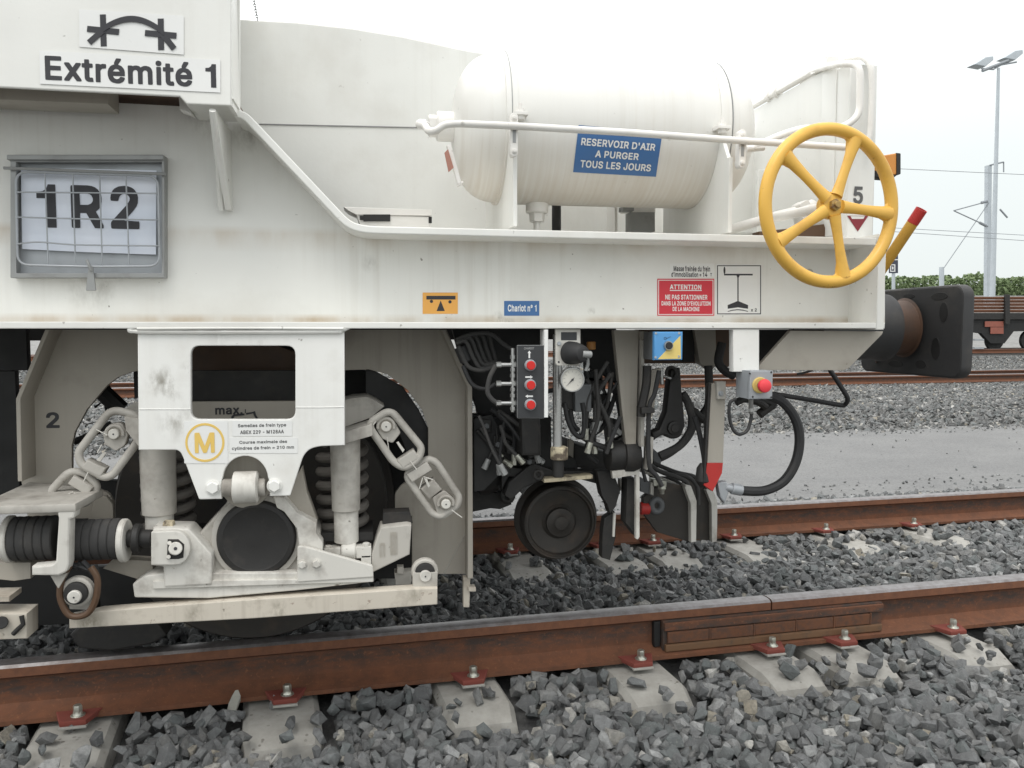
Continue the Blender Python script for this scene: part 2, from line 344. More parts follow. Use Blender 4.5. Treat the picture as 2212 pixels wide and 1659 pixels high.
def circp(cx, cy, rx, ry=None, k=28, a0=0): ry = ry or rx; return [(cx+rx*cos(2*pi*i/k+a0), cy+ry*sin(2*pi*i/k+a0)) for i in range(k)]
def sheet(pts, Y, holes=()): return plate(pts, Y-.0006, .0006, holes, bev=.0001)
def oplate(pts3, depth, bev=.0015):
    """a flat polygon of world points pushed by the vector depth"""
    P = [Vector(p) for p in pts3]; dn = Vector(depth); th = dn.length; z = -dn.normalized(); x = (P[1]-P[0]).normalized(); x = (x - z*x.dot(z)).normalized(); y = z.cross(x)
    Mt = Matrix(((x.x,y.x,z.x,P[0].x),(x.y,y.y,z.y,P[0].y),(x.z,y.z,z.z,P[0].z),(0,0,0,1)))
    return prism([[((p-P[0]).dot(x), (p-P[0]).dot(y)) for p in P]], Mt, th, bev)
def box(a, b, bev=.002):
    a, b = Vector(a), Vector(b); x0,x1 = sorted((a.x,b.x)); y0,y1 = sorted((a.y,b.y)); z0,z1 = sorted((a.z,b.z))
    return oplate([(x0,y0,z0),(x1,y0,z0),(x1,y0,z1),(x0,y0,z1)], (0, y1-y0, 0), bev)
_tc = {}
# outlines of the letters used in the place: advance width and closed loops, thousandths of an em
GLYPHS = {" ":[212,[]],"'":[234,[[78,295,125,294,143,297,149,303,160,491,158,521,151,529,73,532,55,529,49,523,46,491,56,305,63,297]]],"-":[481,[[114,165,353,167,359,173,362,191,359,259,353,265,333,268,99,265,93,259,90,241,92,175,99,167]]],".":[216,[[84,-27,121,-26,135,-20,150,-9,161,11,165,41,161,71,146,95,123,107,89,110,63,105,36,85,29,67,26,33,35,-1,51,-17]]],"0":[481,[[218,-30,267,-27,307,-16,344,4,368,28,387,56,405,96,418,138,428,206,428,302,420,360,405,412,387,452,346,502,315,522,275,535,239,539,179,535,145,524,110,504,84,478,65,450,47,410,34,366,24,274,26,198,34,142,47,98,65,58,82,32,108,6,137,-12,175,-25],[215,76,196,84,170,108,149,150,134,216,134,290,145,348,169,398,201,428,231,435,265,419,299,374,316,318,320,238,309,164,287,114,253,82,237,75]]],"1":[481,[[76,-23,387,-24,407,-21,413,-15,416,49,411,73,389,78,300,81,300,503,297,523,291,529,181,529,65,443,62,361,65,343,71,337,103,337,181,391,187,393,188,389,188,81,79,78,57,73,52,49,54,-13,61,-21]]],"2":[481,[[64,-23,385,-24,405,-21,411,-15,414,53,407,78,219,85,351,232,383,279,400,323,404,395,393,441,368,483,350,501,318,521,277,534,229,540,153,529,101,502,77,478,59,448,46,407,42,373,45,347,51,341,123,338,145,342,155,383,168,407,193,427,219,436,241,433,268,421,289,397,296,377,291,349,260,299,45,67,40,43,42,-13,49,-21]]],"3":[481,[[204,-30,269,-27,329,-8,378,30,405,74,416,128,416,170,405,214,391,242,353,282,323,298,280,312,392,442,396,506,393,524,387,530,75,533,55,530,49,524,46,456,53,431,227,424,137,316,134,252,139,228,161,223,221,223,253,214,287,189,301,164,304,134,295,113,269,88,235,75,201,75,165,90,143,112,131,146,125,152,47,155,29,152,23,147,20,128,29,80,51,36,68,18,89,2,123,-14]]],"4":[481,[[282,-23,339,-24,363,-19,368,3,368,77,433,85,438,107,438,161,435,179,429,185,369,189,366,331,359,339,341,342,285,342,262,335,257,189,158,191,331,491,332,521,326,529,249,532,225,525,23,183,16,157,16,107,21,85,43,80,257,79,261,-15,267,-21]]],"5":[481,[[206,-30,251,-29,299,-18,333,-2,372,32,403,86,414,146,414,190,407,228,389,272,367,303,331,332,289,350,249,357,209,357,165,349,172,424,383,431,390,454,390,504,387,524,381,530,101,533,81,530,75,524,44,268,48,236,63,229,127,223,145,226,168,240,199,251,223,253,241,248,264,236,284,216,293,202,304,168,299,136,283,107,255,84,233,75,205,76,171,95,155,114,137,150,63,153,45,150,39,145,36,124,41,90,61,44,77,23,127,-12,165,-25]]],"7":[481,[[98,-23,163,-24,186,-17,413,433,416,503,409,528,387,532,67,532,42,525,38,455,41,437,47,431,253,426,279,421,77,19,78,-17]]],"8":[481,[[210,-30,239,-31,297,-23,359,4,384,24,411,64,424,120,417,192,397,233,364,268,387,302,402,340,406,386,395,444,381,471,349,504,297,530,253,539,201,539,155,530,102,504,69,468,51,420,46,374,57,318,88,268,64,244,47,218,28,152,33,90,53,44,64,30,92,4,123,-12,155,-23],[213,74,184,82,159,99,143,124,141,146,158,180,185,200,215,211,249,208,294,180,307,158,311,130,296,102,275,86,239,73],[211,316,195,322,173,339,159,364,158,384,171,408,185,422,213,434,237,435,267,422,279,412,293,386,294,366,287,350,267,328,241,315]]],"9":[481,[[130,-23,197,-24,222,-17,361,189,387,236,403,279,413,347,410,391,401,425,369,482,337,509,303,527,231,540,183,536,151,527,119,511,85,484,51,425,42,383,40,339,49,283,65,247,79,226,113,197,147,181,212,169,109,17,110,-17],[217,269,189,281,165,304,153,331,150,361,161,391,181,416,205,431,233,436,257,427,285,401,301,369,302,335,289,307,273,287,247,271]]],"=":[481,[[72,74,397,76,403,82,406,100,403,168,397,174,377,177,57,174,51,168,48,150,50,84,57,76],[72,222,397,224,403,230,406,248,403,316,397,322,377,325,57,322,51,316,48,298,50,232,57,224]]],"A":[508,[[16,-23,81,-24,105,-19,153,115,159,118,323,118,375,-19,397,-24,457,-24,477,-21,483,-16,483,21,303,511,293,528,205,532,185,529,178,523,-5,17,-4,-17],[193,223,239,362,286,225]]],"B":[484,[[60,-23,261,-24,325,-16,387,11,417,43,438,95,442,129,438,179,419,227,381,269,407,301,415,321,422,357,418,415,397,468,369,498,349,511,319,523,269,532,65,532,40,525,36,503,36,5,41,-19],[153,80,153,206,273,203,313,177,329,149,330,129,323,115,291,89,243,80],[153,308,151,427,257,426,287,413,305,393,312,375,309,359,298,339,273,319,235,308]]],"C":[538,[[256,-30,291,-31,333,-24,376,-10,420,16,448,42,467,70,481,96,496,154,493,174,487,180,393,180,369,134,343,105,311,86,263,77,225,86,198,100,170,126,147,162,135,194,128,230,128,278,135,314,151,354,170,382,198,408,225,423,253,431,285,431,325,416,365,381,393,326,471,323,489,326,495,332,496,362,481,412,455,458,439,476,407,502,377,518,335,532,291,539,229,537,181,526,131,504,99,479,69,444,33,372,16,264,20,200,31,142,48,98,74,56,128,6,168,-14,209,-25]]],"D":[530,[[60,-23,231,-24,281,-20,329,-7,371,11,401,32,431,63,454,101,471,143,480,187,486,247,480,325,471,367,435,441,405,475,377,495,331,517,271,530,65,532,40,525,36,503,36,5,41,-19],[153,80,150,425,229,428,275,419,320,393,343,370,359,339,374,285,375,255,374,225,359,171,334,131,297,101,239,82]]],"E":[447,[[60,-23,371,-24,396,-17,400,53,397,71,391,77,155,80,150,85,151,203,369,206,377,213,380,233,380,283,377,301,371,307,151,311,151,427,387,431,393,437,396,457,396,505,389,528,367,532,65,532,40,525,36,503,36,5,41,-19]]],"G":[548,[[258,-30,305,-29,355,-18,401,2,427,19,455,47,487,106,498,146,502,192,502,252,499,270,493,276,271,277,263,270,260,252,264,182,287,175,386,174,379,149,362,122,317,88,291,79,261,77,231,84,205,96,161,138,143,172,130,216,130,292,139,326,159,368,178,392,201,410,251,431,287,430,315,421,340,404,359,384,387,332,393,328,471,325,489,328,495,334,496,366,483,408,457,454,436,478,405,502,365,522,287,539,227,537,179,526,127,502,94,476,57,426,35,378,20,318,16,266,18,206,31,142,46,102,72,58,122,10,168,-14,209,-25]]],"H":[545,[[60,-23,123,-24,141,-21,147,-15,150,203,155,208,367,207,371,-16,377,-21,397,-24,455,-24,477,-19,482,5,482,503,477,527,455,532,397,532,372,525,368,317,363,312,151,313,146,525,121,532,63,532,41,527,36,503,36,5,41,-19]]],"I":[328,[[31,-23,264,-24,284,-21,290,-15,293,51,288,75,266,80,210,80,207,85,207,425,288,433,293,455,293,503,290,523,284,529,36,532,16,529,10,523,7,457,12,433,34,428,92,428,95,423,95,83,34,80,11,73,9,-13,16,-21]]],"J":[424,[[177,-30,240,-25,284,-8,314,13,334,37,354,84,361,150,361,504,358,524,352,530,276,533,258,530,252,524,249,148,240,112,228,94,192,75,174,76,148,89,132,108,124,128,121,186,114,194,36,197,18,194,12,188,9,142,15,88,30,48,42,29,58,11,94,-12,130,-25]]],"L":[421,[[60,-23,357,-24,377,-21,384,-13,386,53,383,71,377,77,150,83,150,503,147,523,139,530,63,532,45,529,38,521,36,5,41,-19]]],"M":[656,[[60,-23,119,-24,137,-21,143,-15,147,272,264,-15,271,-21,291,-24,339,-24,363,-17,479,272,483,-15,489,-21,509,-24,565,-24,587,-19,592,5,592,503,587,527,563,532,481,532,455,525,315,163,173,526,147,532,65,532,41,527,36,503,36,5,41,-19]]],"N":[551,[[60,-23,123,-24,141,-21,147,-15,149,321,367,-19,391,-24,461,-24,483,-19,488,5,488,503,483,527,461,532,405,532,385,529,379,523,375,187,157,527,133,532,63,532,41,527,36,503,36,5,41,-19]]],"O":[561,[[256,-30,311,-27,359,-16,405,6,434,28,461,57,487,102,504,148,516,224,516,286,503,362,486,410,461,451,433,481,387,513,325,534,283,539,213,535,169,522,131,504,93,473,51,414,33,372,22,324,16,262,20,200,31,142,48,98,74,56,128,6,168,-14,209,-25],[253,78,225,86,198,100,174,122,149,158,130,216,128,278,145,342,180,394,203,412,225,422,253,431,281,431,327,414,373,370,387,346,401,302,406,236,389,168,359,121,330,96,309,86,279,77]]],"P":[473,[[60,-23,123,-24,141,-21,147,-16,151,161,251,162,321,173,375,202,407,241,430,305,430,391,409,451,389,478,355,505,321,521,257,532,65,532,40,525,36,503,36,5,41,-19],[153,266,151,427,247,428,279,417,302,399,317,369,320,337,311,311,289,284,265,271,243,266]]],"R":[477,[[60,-23,123,-24,141,-21,147,-16,150,169,155,174,229,173,335,-20,423,-24,448,-17,449,17,354,193,398,233,419,271,432,325,432,377,423,423,407,457,390,481,353,509,313,524,255,532,65,532,40,525,36,503,36,5,41,-19],[153,278,151,427,247,428,281,418,305,399,319,367,320,339,313,319,293,296,255,280]]],"S":[475,[[206,-32,263,-31,307,-23,368,4,394,28,418,64,432,128,430,174,417,214,381,257,311,292,191,328,164,342,143,364,143,388,165,415,203,432,229,435,265,426,285,415,303,396,316,362,323,356,397,353,422,360,419,422,407,452,386,482,331,520,305,530,257,539,199,539,153,531,91,502,68,484,45,450,33,418,28,382,37,318,47,294,71,265,127,232,278,184,305,167,319,148,322,138,315,122,288,92,251,76,213,73,181,82,157,95,137,118,127,148,119,158,43,161,18,154,16,118,29,68,43,41,67,15,115,-14,169,-29]]],"T":[477,[[194,-23,255,-24,273,-21,280,-13,282,425,435,432,442,455,442,503,439,523,433,529,37,532,17,529,11,523,8,457,15,432,170,425,170,3,175,-19]]],"U":[545,[[240,-31,315,-28,383,-5,413,14,436,37,467,91,482,177,482,503,479,523,473,529,397,532,379,529,373,523,368,167,355,131,330,101,307,87,273,76,243,76,203,91,172,117,153,153,148,173,148,503,144,525,121,532,65,532,45,529,39,523,36,167,49,93,80,39,131,-3,175,-21]]],"V":[508,[[204,-23,275,-24,293,-21,300,-15,483,489,484,521,478,529,399,532,374,525,241,146,105,525,81,532,21,532,1,529,-5,524,-3,485,181,-13,189,-21]]],"X":[502,[[18,-23,87,-24,112,-19,237,160,362,-19,387,-24,453,-24,475,-19,479,1,475,21,310,263,463,485,467,507,463,527,439,532,375,532,353,527,239,361,125,527,103,532,35,532,11,527,7,507,11,487,165,261,-1,21,-3,-15,3,-21]]],"Z":[466,[[42,-23,395,-24,420,-17,424,53,421,71,415,77,170,83,417,443,422,503,415,528,393,532,45,532,20,525,16,455,19,437,25,431,268,425,22,65,20,-13,27,-21]]],"a":[417,[[148,-32,213,-27,253,-10,261,-21,281,-25,335,-25,353,-22,359,-16,362,246,354,310,337,348,323,367,299,384,267,398,221,407,171,407,109,394,62,368,39,345,21,310,19,292,24,270,81,253,117,255,148,290,187,307,223,300,247,276,252,262,243,254,119,235,73,221,42,202,15,164,6,100,13,58,29,24,53,-3,80,-18,107,-27],[159,70,135,80,121,94,117,106,129,125,171,143,251,153,247,122,223,89,197,74]]],"b":[452,[[209,-31,260,-30,304,-19,354,12,376,39,404,105,413,153,413,225,402,279,390,313,365,351,333,381,304,395,276,404,212,408,174,401,140,388,139,503,134,527,110,532,38,529,32,523,29,503,32,-15,38,-21,56,-24,110,-24,130,-20,138,-8,174,-25],[208,73,178,88,155,115,139,157,137,209,148,249,165,277,198,301,228,306,261,291,284,265,303,215,303,163,286,117,263,89,232,73]]],"c":[424,[[196,-31,223,-32,277,-23,325,1,351,23,369,49,383,81,386,99,383,117,375,125,325,138,291,138,283,134,273,111,250,85,223,73,203,70,166,85,138,117,129,137,120,179,124,221,147,271,177,297,203,306,235,300,266,275,282,245,289,240,319,240,377,255,383,261,384,293,377,311,342,363,323,377,281,397,229,408,147,401,99,381,78,365,53,340,31,299,20,267,10,197,21,105,54,35,90,1,129,-19]]],"d":[452,[[180,-31,215,-32,249,-26,289,-6,297,-20,317,-24,369,-24,387,-21,393,-15,396,503,393,523,387,529,317,532,292,525,287,386,253,401,215,408,165,406,125,397,93,381,64,357,43,327,25,287,14,245,10,175,20,103,34,65,56,29,91,-3,147,-27],[193,73,166,85,141,113,125,153,120,199,129,241,148,275,179,300,211,306,242,293,269,263,284,225,288,179,277,131,260,101,229,77]]],"e":[432,[[200,-31,235,-32,277,-25,342,7,363,28,381,59,388,77,387,107,381,113,327,126,293,126,285,122,271,98,249,81,223,70,205,70,181,77,159,90,137,115,126,143,369,144,391,149,396,173,387,271,369,321,353,346,324,375,290,393,221,408,171,406,133,397,99,381,72,361,53,340,33,305,14,241,10,201,21,105,54,35,90,1,125,-17],[131,244,131,253,157,286,181,301,201,306,242,295,257,281,278,247]]],"f":[282,[[82,-23,139,-24,157,-21,163,-15,166,299,243,305,249,311,252,331,247,397,225,402,169,402,166,423,171,436,185,447,199,450,227,445,248,451,267,521,263,541,247,547,173,554,137,547,109,535,78,509,65,485,58,453,57,403,-7,400,-15,393,-18,331,-13,307,58,299,58,3,63,-19]]],"h":[438,[[53,-23,112,-24,130,-21,136,-15,139,243,157,277,178,295,200,304,220,303,243,293,262,271,270,249,277,-17,302,-24,370,-22,378,-15,381,3,381,253,373,311,361,341,326,381,306,393,266,406,218,408,184,404,140,388,137,521,130,529,112,532,38,529,32,523,29,505,29,5,34,-19]]],"i":[195,[[53,-23,112,-24,130,-21,137,-13,139,373,136,393,128,400,56,402,38,399,31,391,29,5,34,-19],[71,421,118,425,134,435,146,455,150,483,146,511,139,527,118,541,84,548,56,543,34,532,24,517,17,483,23,451,42,429]]],"l":[217,[[125,-25,160,-26,196,-19,202,-13,205,5,190,73,148,77,139,87,137,521,130,529,112,532,40,530,32,523,29,503,29,77,33,43,44,15,63,-7,94,-21]]],"m":[638,[[53,-23,112,-24,130,-21,136,-15,139,251,148,271,167,293,196,306,218,301,232,292,244,277,251,257,251,5,256,-19,278,-24,330,-24,350,-21,356,-16,359,251,373,281,390,297,414,306,434,303,453,293,471,263,476,-16,482,-21,502,-24,554,-24,576,-19,581,5,581,267,572,323,547,369,510,395,456,410,420,410,384,403,346,387,320,368,284,397,224,410,170,403,138,388,129,399,110,402,56,402,34,397,29,373,29,5,34,-19]]],"n":[438,[[53,-23,112,-24,130,-21,136,-15,139,243,148,265,169,289,202,304,220,303,244,292,262,271,271,247,277,-17,302,-24,354,-24,377,-17,381,5,381,251,377,289,372,313,358,345,332,376,314,389,248,408,184,404,138,386,130,398,110,402,56,402,33,395,29,373,29,5,34,-19]]],"o":[443,[[196,-31,255,-28,287,-19,343,15,381,69,393,101,404,153,402,239,381,307,363,338,327,374,293,394,221,408,173,406,133,397,99,381,77,364,53,340,31,299,20,267,10,197,21,105,54,35,90,1,129,-19],[201,71,167,85,141,113,125,153,120,197,131,243,148,273,179,298,215,306,252,289,277,259,294,211,294,163,277,117,255,90,235,77]]],"p":[452,[[53,-166,112,-167,135,-160,140,-11,190,-29,276,-28,332,-4,356,14,392,68,413,154,413,224,404,272,392,308,373,342,335,380,302,396,256,407,208,407,170,400,138,384,130,399,110,403,56,403,38,400,32,394,29,-138,34,-162],[212,72,183,84,156,114,139,158,137,210,148,248,164,275,196,300,230,305,259,292,286,262,303,214,303,164,294,134,274,100,242,76]]],"r":[287,[[53,-23,112,-24,130,-21,136,-16,140,249,152,272,186,297,262,303,267,325,267,379,264,399,259,405,194,408,138,391,128,399,108,402,56,402,38,399,32,394,29,5,34,-19]]],"s":[393,[[158,-31,223,-30,285,-11,324,17,343,45,352,71,355,107,350,147,339,173,323,194,279,221,163,253,143,264,135,275,155,299,177,308,195,308,223,296,253,257,289,256,343,271,345,309,318,361,291,383,237,404,165,408,103,393,68,375,46,353,26,307,24,263,29,231,41,203,59,182,101,159,215,127,241,107,239,97,225,83,197,71,173,70,141,82,109,127,73,128,25,117,16,111,13,91,21,53,31,32,57,4,97,-19]]],"t":[255,[[158,-27,217,-24,230,-19,234,-11,234,25,221,73,199,78,167,75,156,81,150,95,150,299,223,307,228,331,226,391,217,400,151,403,150,467,143,490,121,494,53,492,44,483,41,403,-7,400,-15,393,-16,313,-9,305,42,299,42,79,47,47,56,23,72,1,95,-14,125,-24]]],"u":[438,[[171,-28,226,-25,274,-5,280,-20,302,-25,354,-25,372,-22,378,-16,381,374,378,394,372,400,300,403,282,400,276,395,271,140,253,102,232,84,210,75,190,76,167,86,146,112,139,130,139,374,135,396,112,403,58,403,38,400,32,394,29,114,38,68,50,38,81,0,120,-20]]],"x":[407,[[21,-23,86,-24,111,-19,190,96,268,-19,290,-24,352,-24,376,-19,380,1,374,25,260,191,370,357,374,377,370,397,346,402,284,402,262,397,190,292,120,397,98,402,36,402,12,397,8,377,12,355,120,195,0,17,1,-17]]],"y":[417,[[73,-168,106,-169,154,-158,188,-137,212,-104,388,350,394,378,388,399,310,403,284,397,194,154,104,398,82,403,22,403,-3,396,-5,364,0,350,135,-2,118,-44,101,-62,48,-65,38,-74,25,-122,26,-154,42,-164]]],"°":[344,[[149,260,214,268,254,291,288,342,297,390,288,452,265,494,214,528,166,537,104,528,66,507,48,488,28,452,19,404,26,350,47,308,89,274],[154,360,127,380,119,400,138,427,162,437,189,416,197,394,182,371,164,360]]],"é":[432,[[200,-31,235,-32,275,-26,323,-5,362,27,388,77,388,105,383,112,309,128,286,123,272,99,249,81,223,70,203,71,181,77,159,90,141,109,125,141,367,144,387,147,393,153,392,245,383,285,367,325,323,375,289,393,245,405,313,511,314,541,305,550,229,552,205,547,157,449,156,415,162,405,127,395,99,381,66,355,33,305,14,241,10,201,14,137,31,77,53,37,74,13,125,-17],[131,244,131,253,157,286,181,301,201,306,242,295,257,281,278,247]]]}
GLYPHS['1'] = [430, [[300,-24,178,-24,178,352,55,352,55,432,135,442,182,476,204,532,300,532]]]
def textmesh(s, bold=0.0, align='LEFT', space=1.0, line=1.0):
    k = (s, bold, space)
    if k in _tc: return _tc[k]
    V = []; Fc = []; x = 0.0
    for ch in s:
        adv, lps = GLYPHS[ch]
        if lps:
            c = bpy.data.curves.new('t', 'CURVE'); c.dimensions = '2D'; c.fill_mode = 'BOTH'
            for lp in lps:
                sp = c.splines.new('POLY'); sp.points.add(len(lp)//2-1); sp.use_cyclic_u = True
                for i, q in enumerate(sp.points): q.co = (x + lp[2*i]/1000, lp[2*i+1]/1000, 0, 1)
            o = bpy.data.objects.new('t', c); me = o.to_mesh(); n0 = len(V)
            V += [(w.co.x, w.co.y, 0) for w in me.vertices]; Fc += [tuple(i+n0 for i in p.vertices) for p in me.polygons]
            o.to_mesh_clear(); bpy.data.objects.remove(o); bpy.data.curves.remove(c)
        x += adv/1000*space
    x0 = min(w[0] for w in V); x1 = max(w[0] for w in V); y0 = min(w[1] for w in V); y1 = max(w[1] for w in V)
    v = [((w[0]-x0)/(x1-x0), (w[1]-y0)/(y1-y0), w[2]*.00008) for w in V]; _tc[k] = (v, Fc); return v, Fc
def text(s, x0, y0, x1, y1, Y, bold=.0, align='LEFT', skew=0, space=1.0, line=1.0):
    """letters filling the given box of the side plane Y"""
    v, f = textmesh(s, bold, align, space, line); a = W(x0, y1, Y); b = W(x1, y0, Y)
    return [Vector((a.x+(b.x-a.x)*p, Y-e, a.z+(b.z-a.z)*q)) for p, q, e in v], f, False

# ------------------------------------------------------------------ objects
def build(name, data, mat, parent=None, sharp=35, stuff=False):
    if isinstance(data, tuple): data = [data]
    V = []; Fc = []; S = []
    for v, f, s in data:
        o = len(V); V += [tuple(q) for q in v]; Fc += [tuple(i+o for i in q) for q in f]; S += [s]*len(f)
    off = Vector()
    p = parent
    while p is not None: off += p.location; p = p.parent
    if off.length: V = [(a-off.x, b-off.y, c-off.z) for a, b, c in V]
    me = bpy.data.meshes.new(name); me.from_pydata(V, [], Fc); me.validate()
    me.materials.append(M[mat] if isinstance(mat, str) else mat)
    bm = bmesh.new(); bm.from_mesh(me); bmesh.ops.recalc_face_normals(bm, faces=bm.faces); bm.to_mesh(me); bm.free()
    me.shade_smooth(); me.set_sharp_from_angle(angle=radians(sharp))
    o = bpy.data.objects.new(name, me); COL.objects.link(o); o.parent = parent
    if stuff: o['kind'] = 'stuff'
    return o
def thing(name, label, cat, loc=(0,0,0), group=None):
    o = bpy.data.objects.new(name, None); COL.objects.link(o); o.location = loc; o['label'] = label; o['category'] = cat
    if group: o['group'] = group
    return o
def tag(o, label, cat, group=None):
    o['label'] = label; o['category'] = cat
    if group: o['group'] = group
    return o
def struct(o): o['kind'] = 'structure'; return o
#PARTS
# ------------------------------------------------------------------ ground, gravel path, ballast bed
def grid_sheet(name, v0, v1, nu, nv, zf, mat, u0=-60, u1=140):
    vs = []; fs = []
    for j in range(nv+1):
        for i in range(nu+1):
            u = u0+(u1-u0)*i/nu; v = v0+(v1-v0)*j/nv; vs.append(T(u, v, zf(u, v)))
    for j in range(nv):
        for i in range(nu): a = j*(nu+1)+i; fs.append((a, a+1, a+nu+2, a+nu+1))
    return build(name, (vs, fs, True), mat, sharp=80)
def interp(x, xs, ys): return float(np.interp(x, xs, ys))
BZ = lambda v: interp(v, [-2, .5, 2.2, 4.9, 5.9, 9.3, 10.7, 24, 25], [-.60, -.312, -.218, -.218, -.36, -.36, -.21, -.21, -.10])
struct(grid_sheet('ground', -40, 300, 40, 60, lambda u, v: interp(v, [-40, -3, -2, 24, 30, 36, 46, 62, 300], [-.9, -.9, -.75, -.75, -.2, .2, 1.0, 2.6, 2.7]), 'farground', -200, 400))
struct(grid_sheet('ballast_bed', -1.9, 5.95, 120, 60, lambda u, v: BZ(v)-.045 + .01*noise.noise(Vector((u*2, v*2, 0))), 'bed', -8, 24))
struct(grid_sheet('gravel_path', 5.7, 9.6, 240, 60, lambda u, v: -.325 + .012*noise.noise(Vector((u*1.1, v*2.2, 3))) + .02*max(0, noise.noise(Vector((u*.3, v*6, 5))))*(1 if v < 6.6 else .3), 'path', -14, 40))
struct(grid_sheet('far_ballast_bed', 9.25, 31, 60, 60, lambda u, v: interp(v, [9.2, 9.3, 10.7, 24, 31], [-.42, -.40, -.25, -.25, -.02]) + .02*noise.noise(Vector((u, v, 1))), 'farground', -30, 70))

# ------------------------------------------------------------------ rails
NV, FV = 2.800, 4.335
PROF = [(.036,-.038),(.036,-.010),(.028,-.002),(.012,0),(-.012,0),(-.028,-.002),(-.036,-.010),(-.036,-.038),(-.010,-.052),(-.0085,-.086),(-.0085,-.130),(-.030,-.146),(-.075,-.158),(-.075,-.172),(.075,-.172),(.075,-.158),(.030,-.146),(.0085,-.130),(.0085,-.086),(.010,-.052)]
def rail(u0, u1, v, label, z=0, segs=24, group='rails', gap=0):
    vs = []; fs = []; mi = []; n = len(PROF)
    for i in range(segs+1):
        u = u0+(u1-u0)*i/segs
        for a, b in PROF: vs.append(T(u, v+a, z+b))
    for i in range(segs):
        for j in range(n):
            k = (j+1) % n; fs.append((i*n+j, i*n+k, (i+1)*n+k, (i+1)*n+j)); mi.append(2 if j in (1,2,3,4,5) else (1 if j in (0,6) else 0))
    fs += [tuple(range(n))[::-1], tuple(segs*n+j for j in range(n))]; mi += [0, 0]
    me = bpy.data.meshes.new('rail'); me.from_pydata([tuple(q) for q in vs], [], fs)
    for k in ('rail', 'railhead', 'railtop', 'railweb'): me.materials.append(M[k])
    me.polygons.foreach_set('material_index', mi)
    bm = bmesh.new(); bm.from_mesh(me); bmesh.ops.recalc_face_normals(bm, faces=bm.faces); bm.to_mesh(me); bm.free()
    me.shade_smooth(); me.set_sharp_from_angle(angle=radians(25))
    o = bpy.data.objects.new('rail', me); COL.objects.link(o); return tag(o, label, 'rail', group)
JU = toUV(Wv(1667, 1292, NV-.036))[0]
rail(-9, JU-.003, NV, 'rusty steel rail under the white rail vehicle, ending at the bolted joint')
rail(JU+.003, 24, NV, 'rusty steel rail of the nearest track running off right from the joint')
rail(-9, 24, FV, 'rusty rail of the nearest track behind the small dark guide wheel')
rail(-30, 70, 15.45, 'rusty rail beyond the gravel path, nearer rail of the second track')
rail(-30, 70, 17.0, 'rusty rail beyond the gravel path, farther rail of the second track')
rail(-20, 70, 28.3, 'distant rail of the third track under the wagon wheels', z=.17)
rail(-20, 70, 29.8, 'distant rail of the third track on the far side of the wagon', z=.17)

# fishplate on the joint
u0 = toUV(Wv(1428, 1350, NV-.03))[0]; u1 = toUV(Wv(1898, 1330, NV-.03))[0]
fp = thing('fishplate', 'ochre rusty fishplate with raised blocks clamped along the rail joint', 'fishplate', T((u0+u1)/2, NV-.05, -.172))
def ubox(ua, ub, va, vb, za, zb, bev=.002):
    return oplate([T(ua,va,za), T(ub,va,za), T(ub,va,zb), T(ua,va,zb)], T(0, vb-va, 0), bev)
build('splice_bar', ubox(u0, u1, NV-.048, NV-.012, -.150, -.042), 'railweb', fp)
build('upper_bar', ubox(u0+.002, u1, NV-.0585, NV-.0485, -.076, -.046, .004), 'rail', fp)
build('lower_lip', ubox(u0+.004, u1-.01, NV-.0665, NV-.0485, -.150, -.124, .004), 'fish', fp)
nb = 5; ua = u0+.012
for i in range(nb):
    w = (u1-u0-.03)/nb*random.uniform(.90, 1.08); o_ = random.uniform(-.0015, .0015)
    build('raised_block', ubox(ua+.002, ua+w-.005, NV-.0595+o_, NV-.0485, -.1215, -.080, .004), 'fishblock', fp)
    build('rib', ubox(ua+w-.0045, ua+w+.0015, NV-.0605, NV-.0485, -.1225, -.078, .001), 'fishblock', fp); ua += w
build('end_face', ubox(u0-.028, u0-.004, NV-.034, NV-.009, -.140, -.046, .002), 'black', fp)

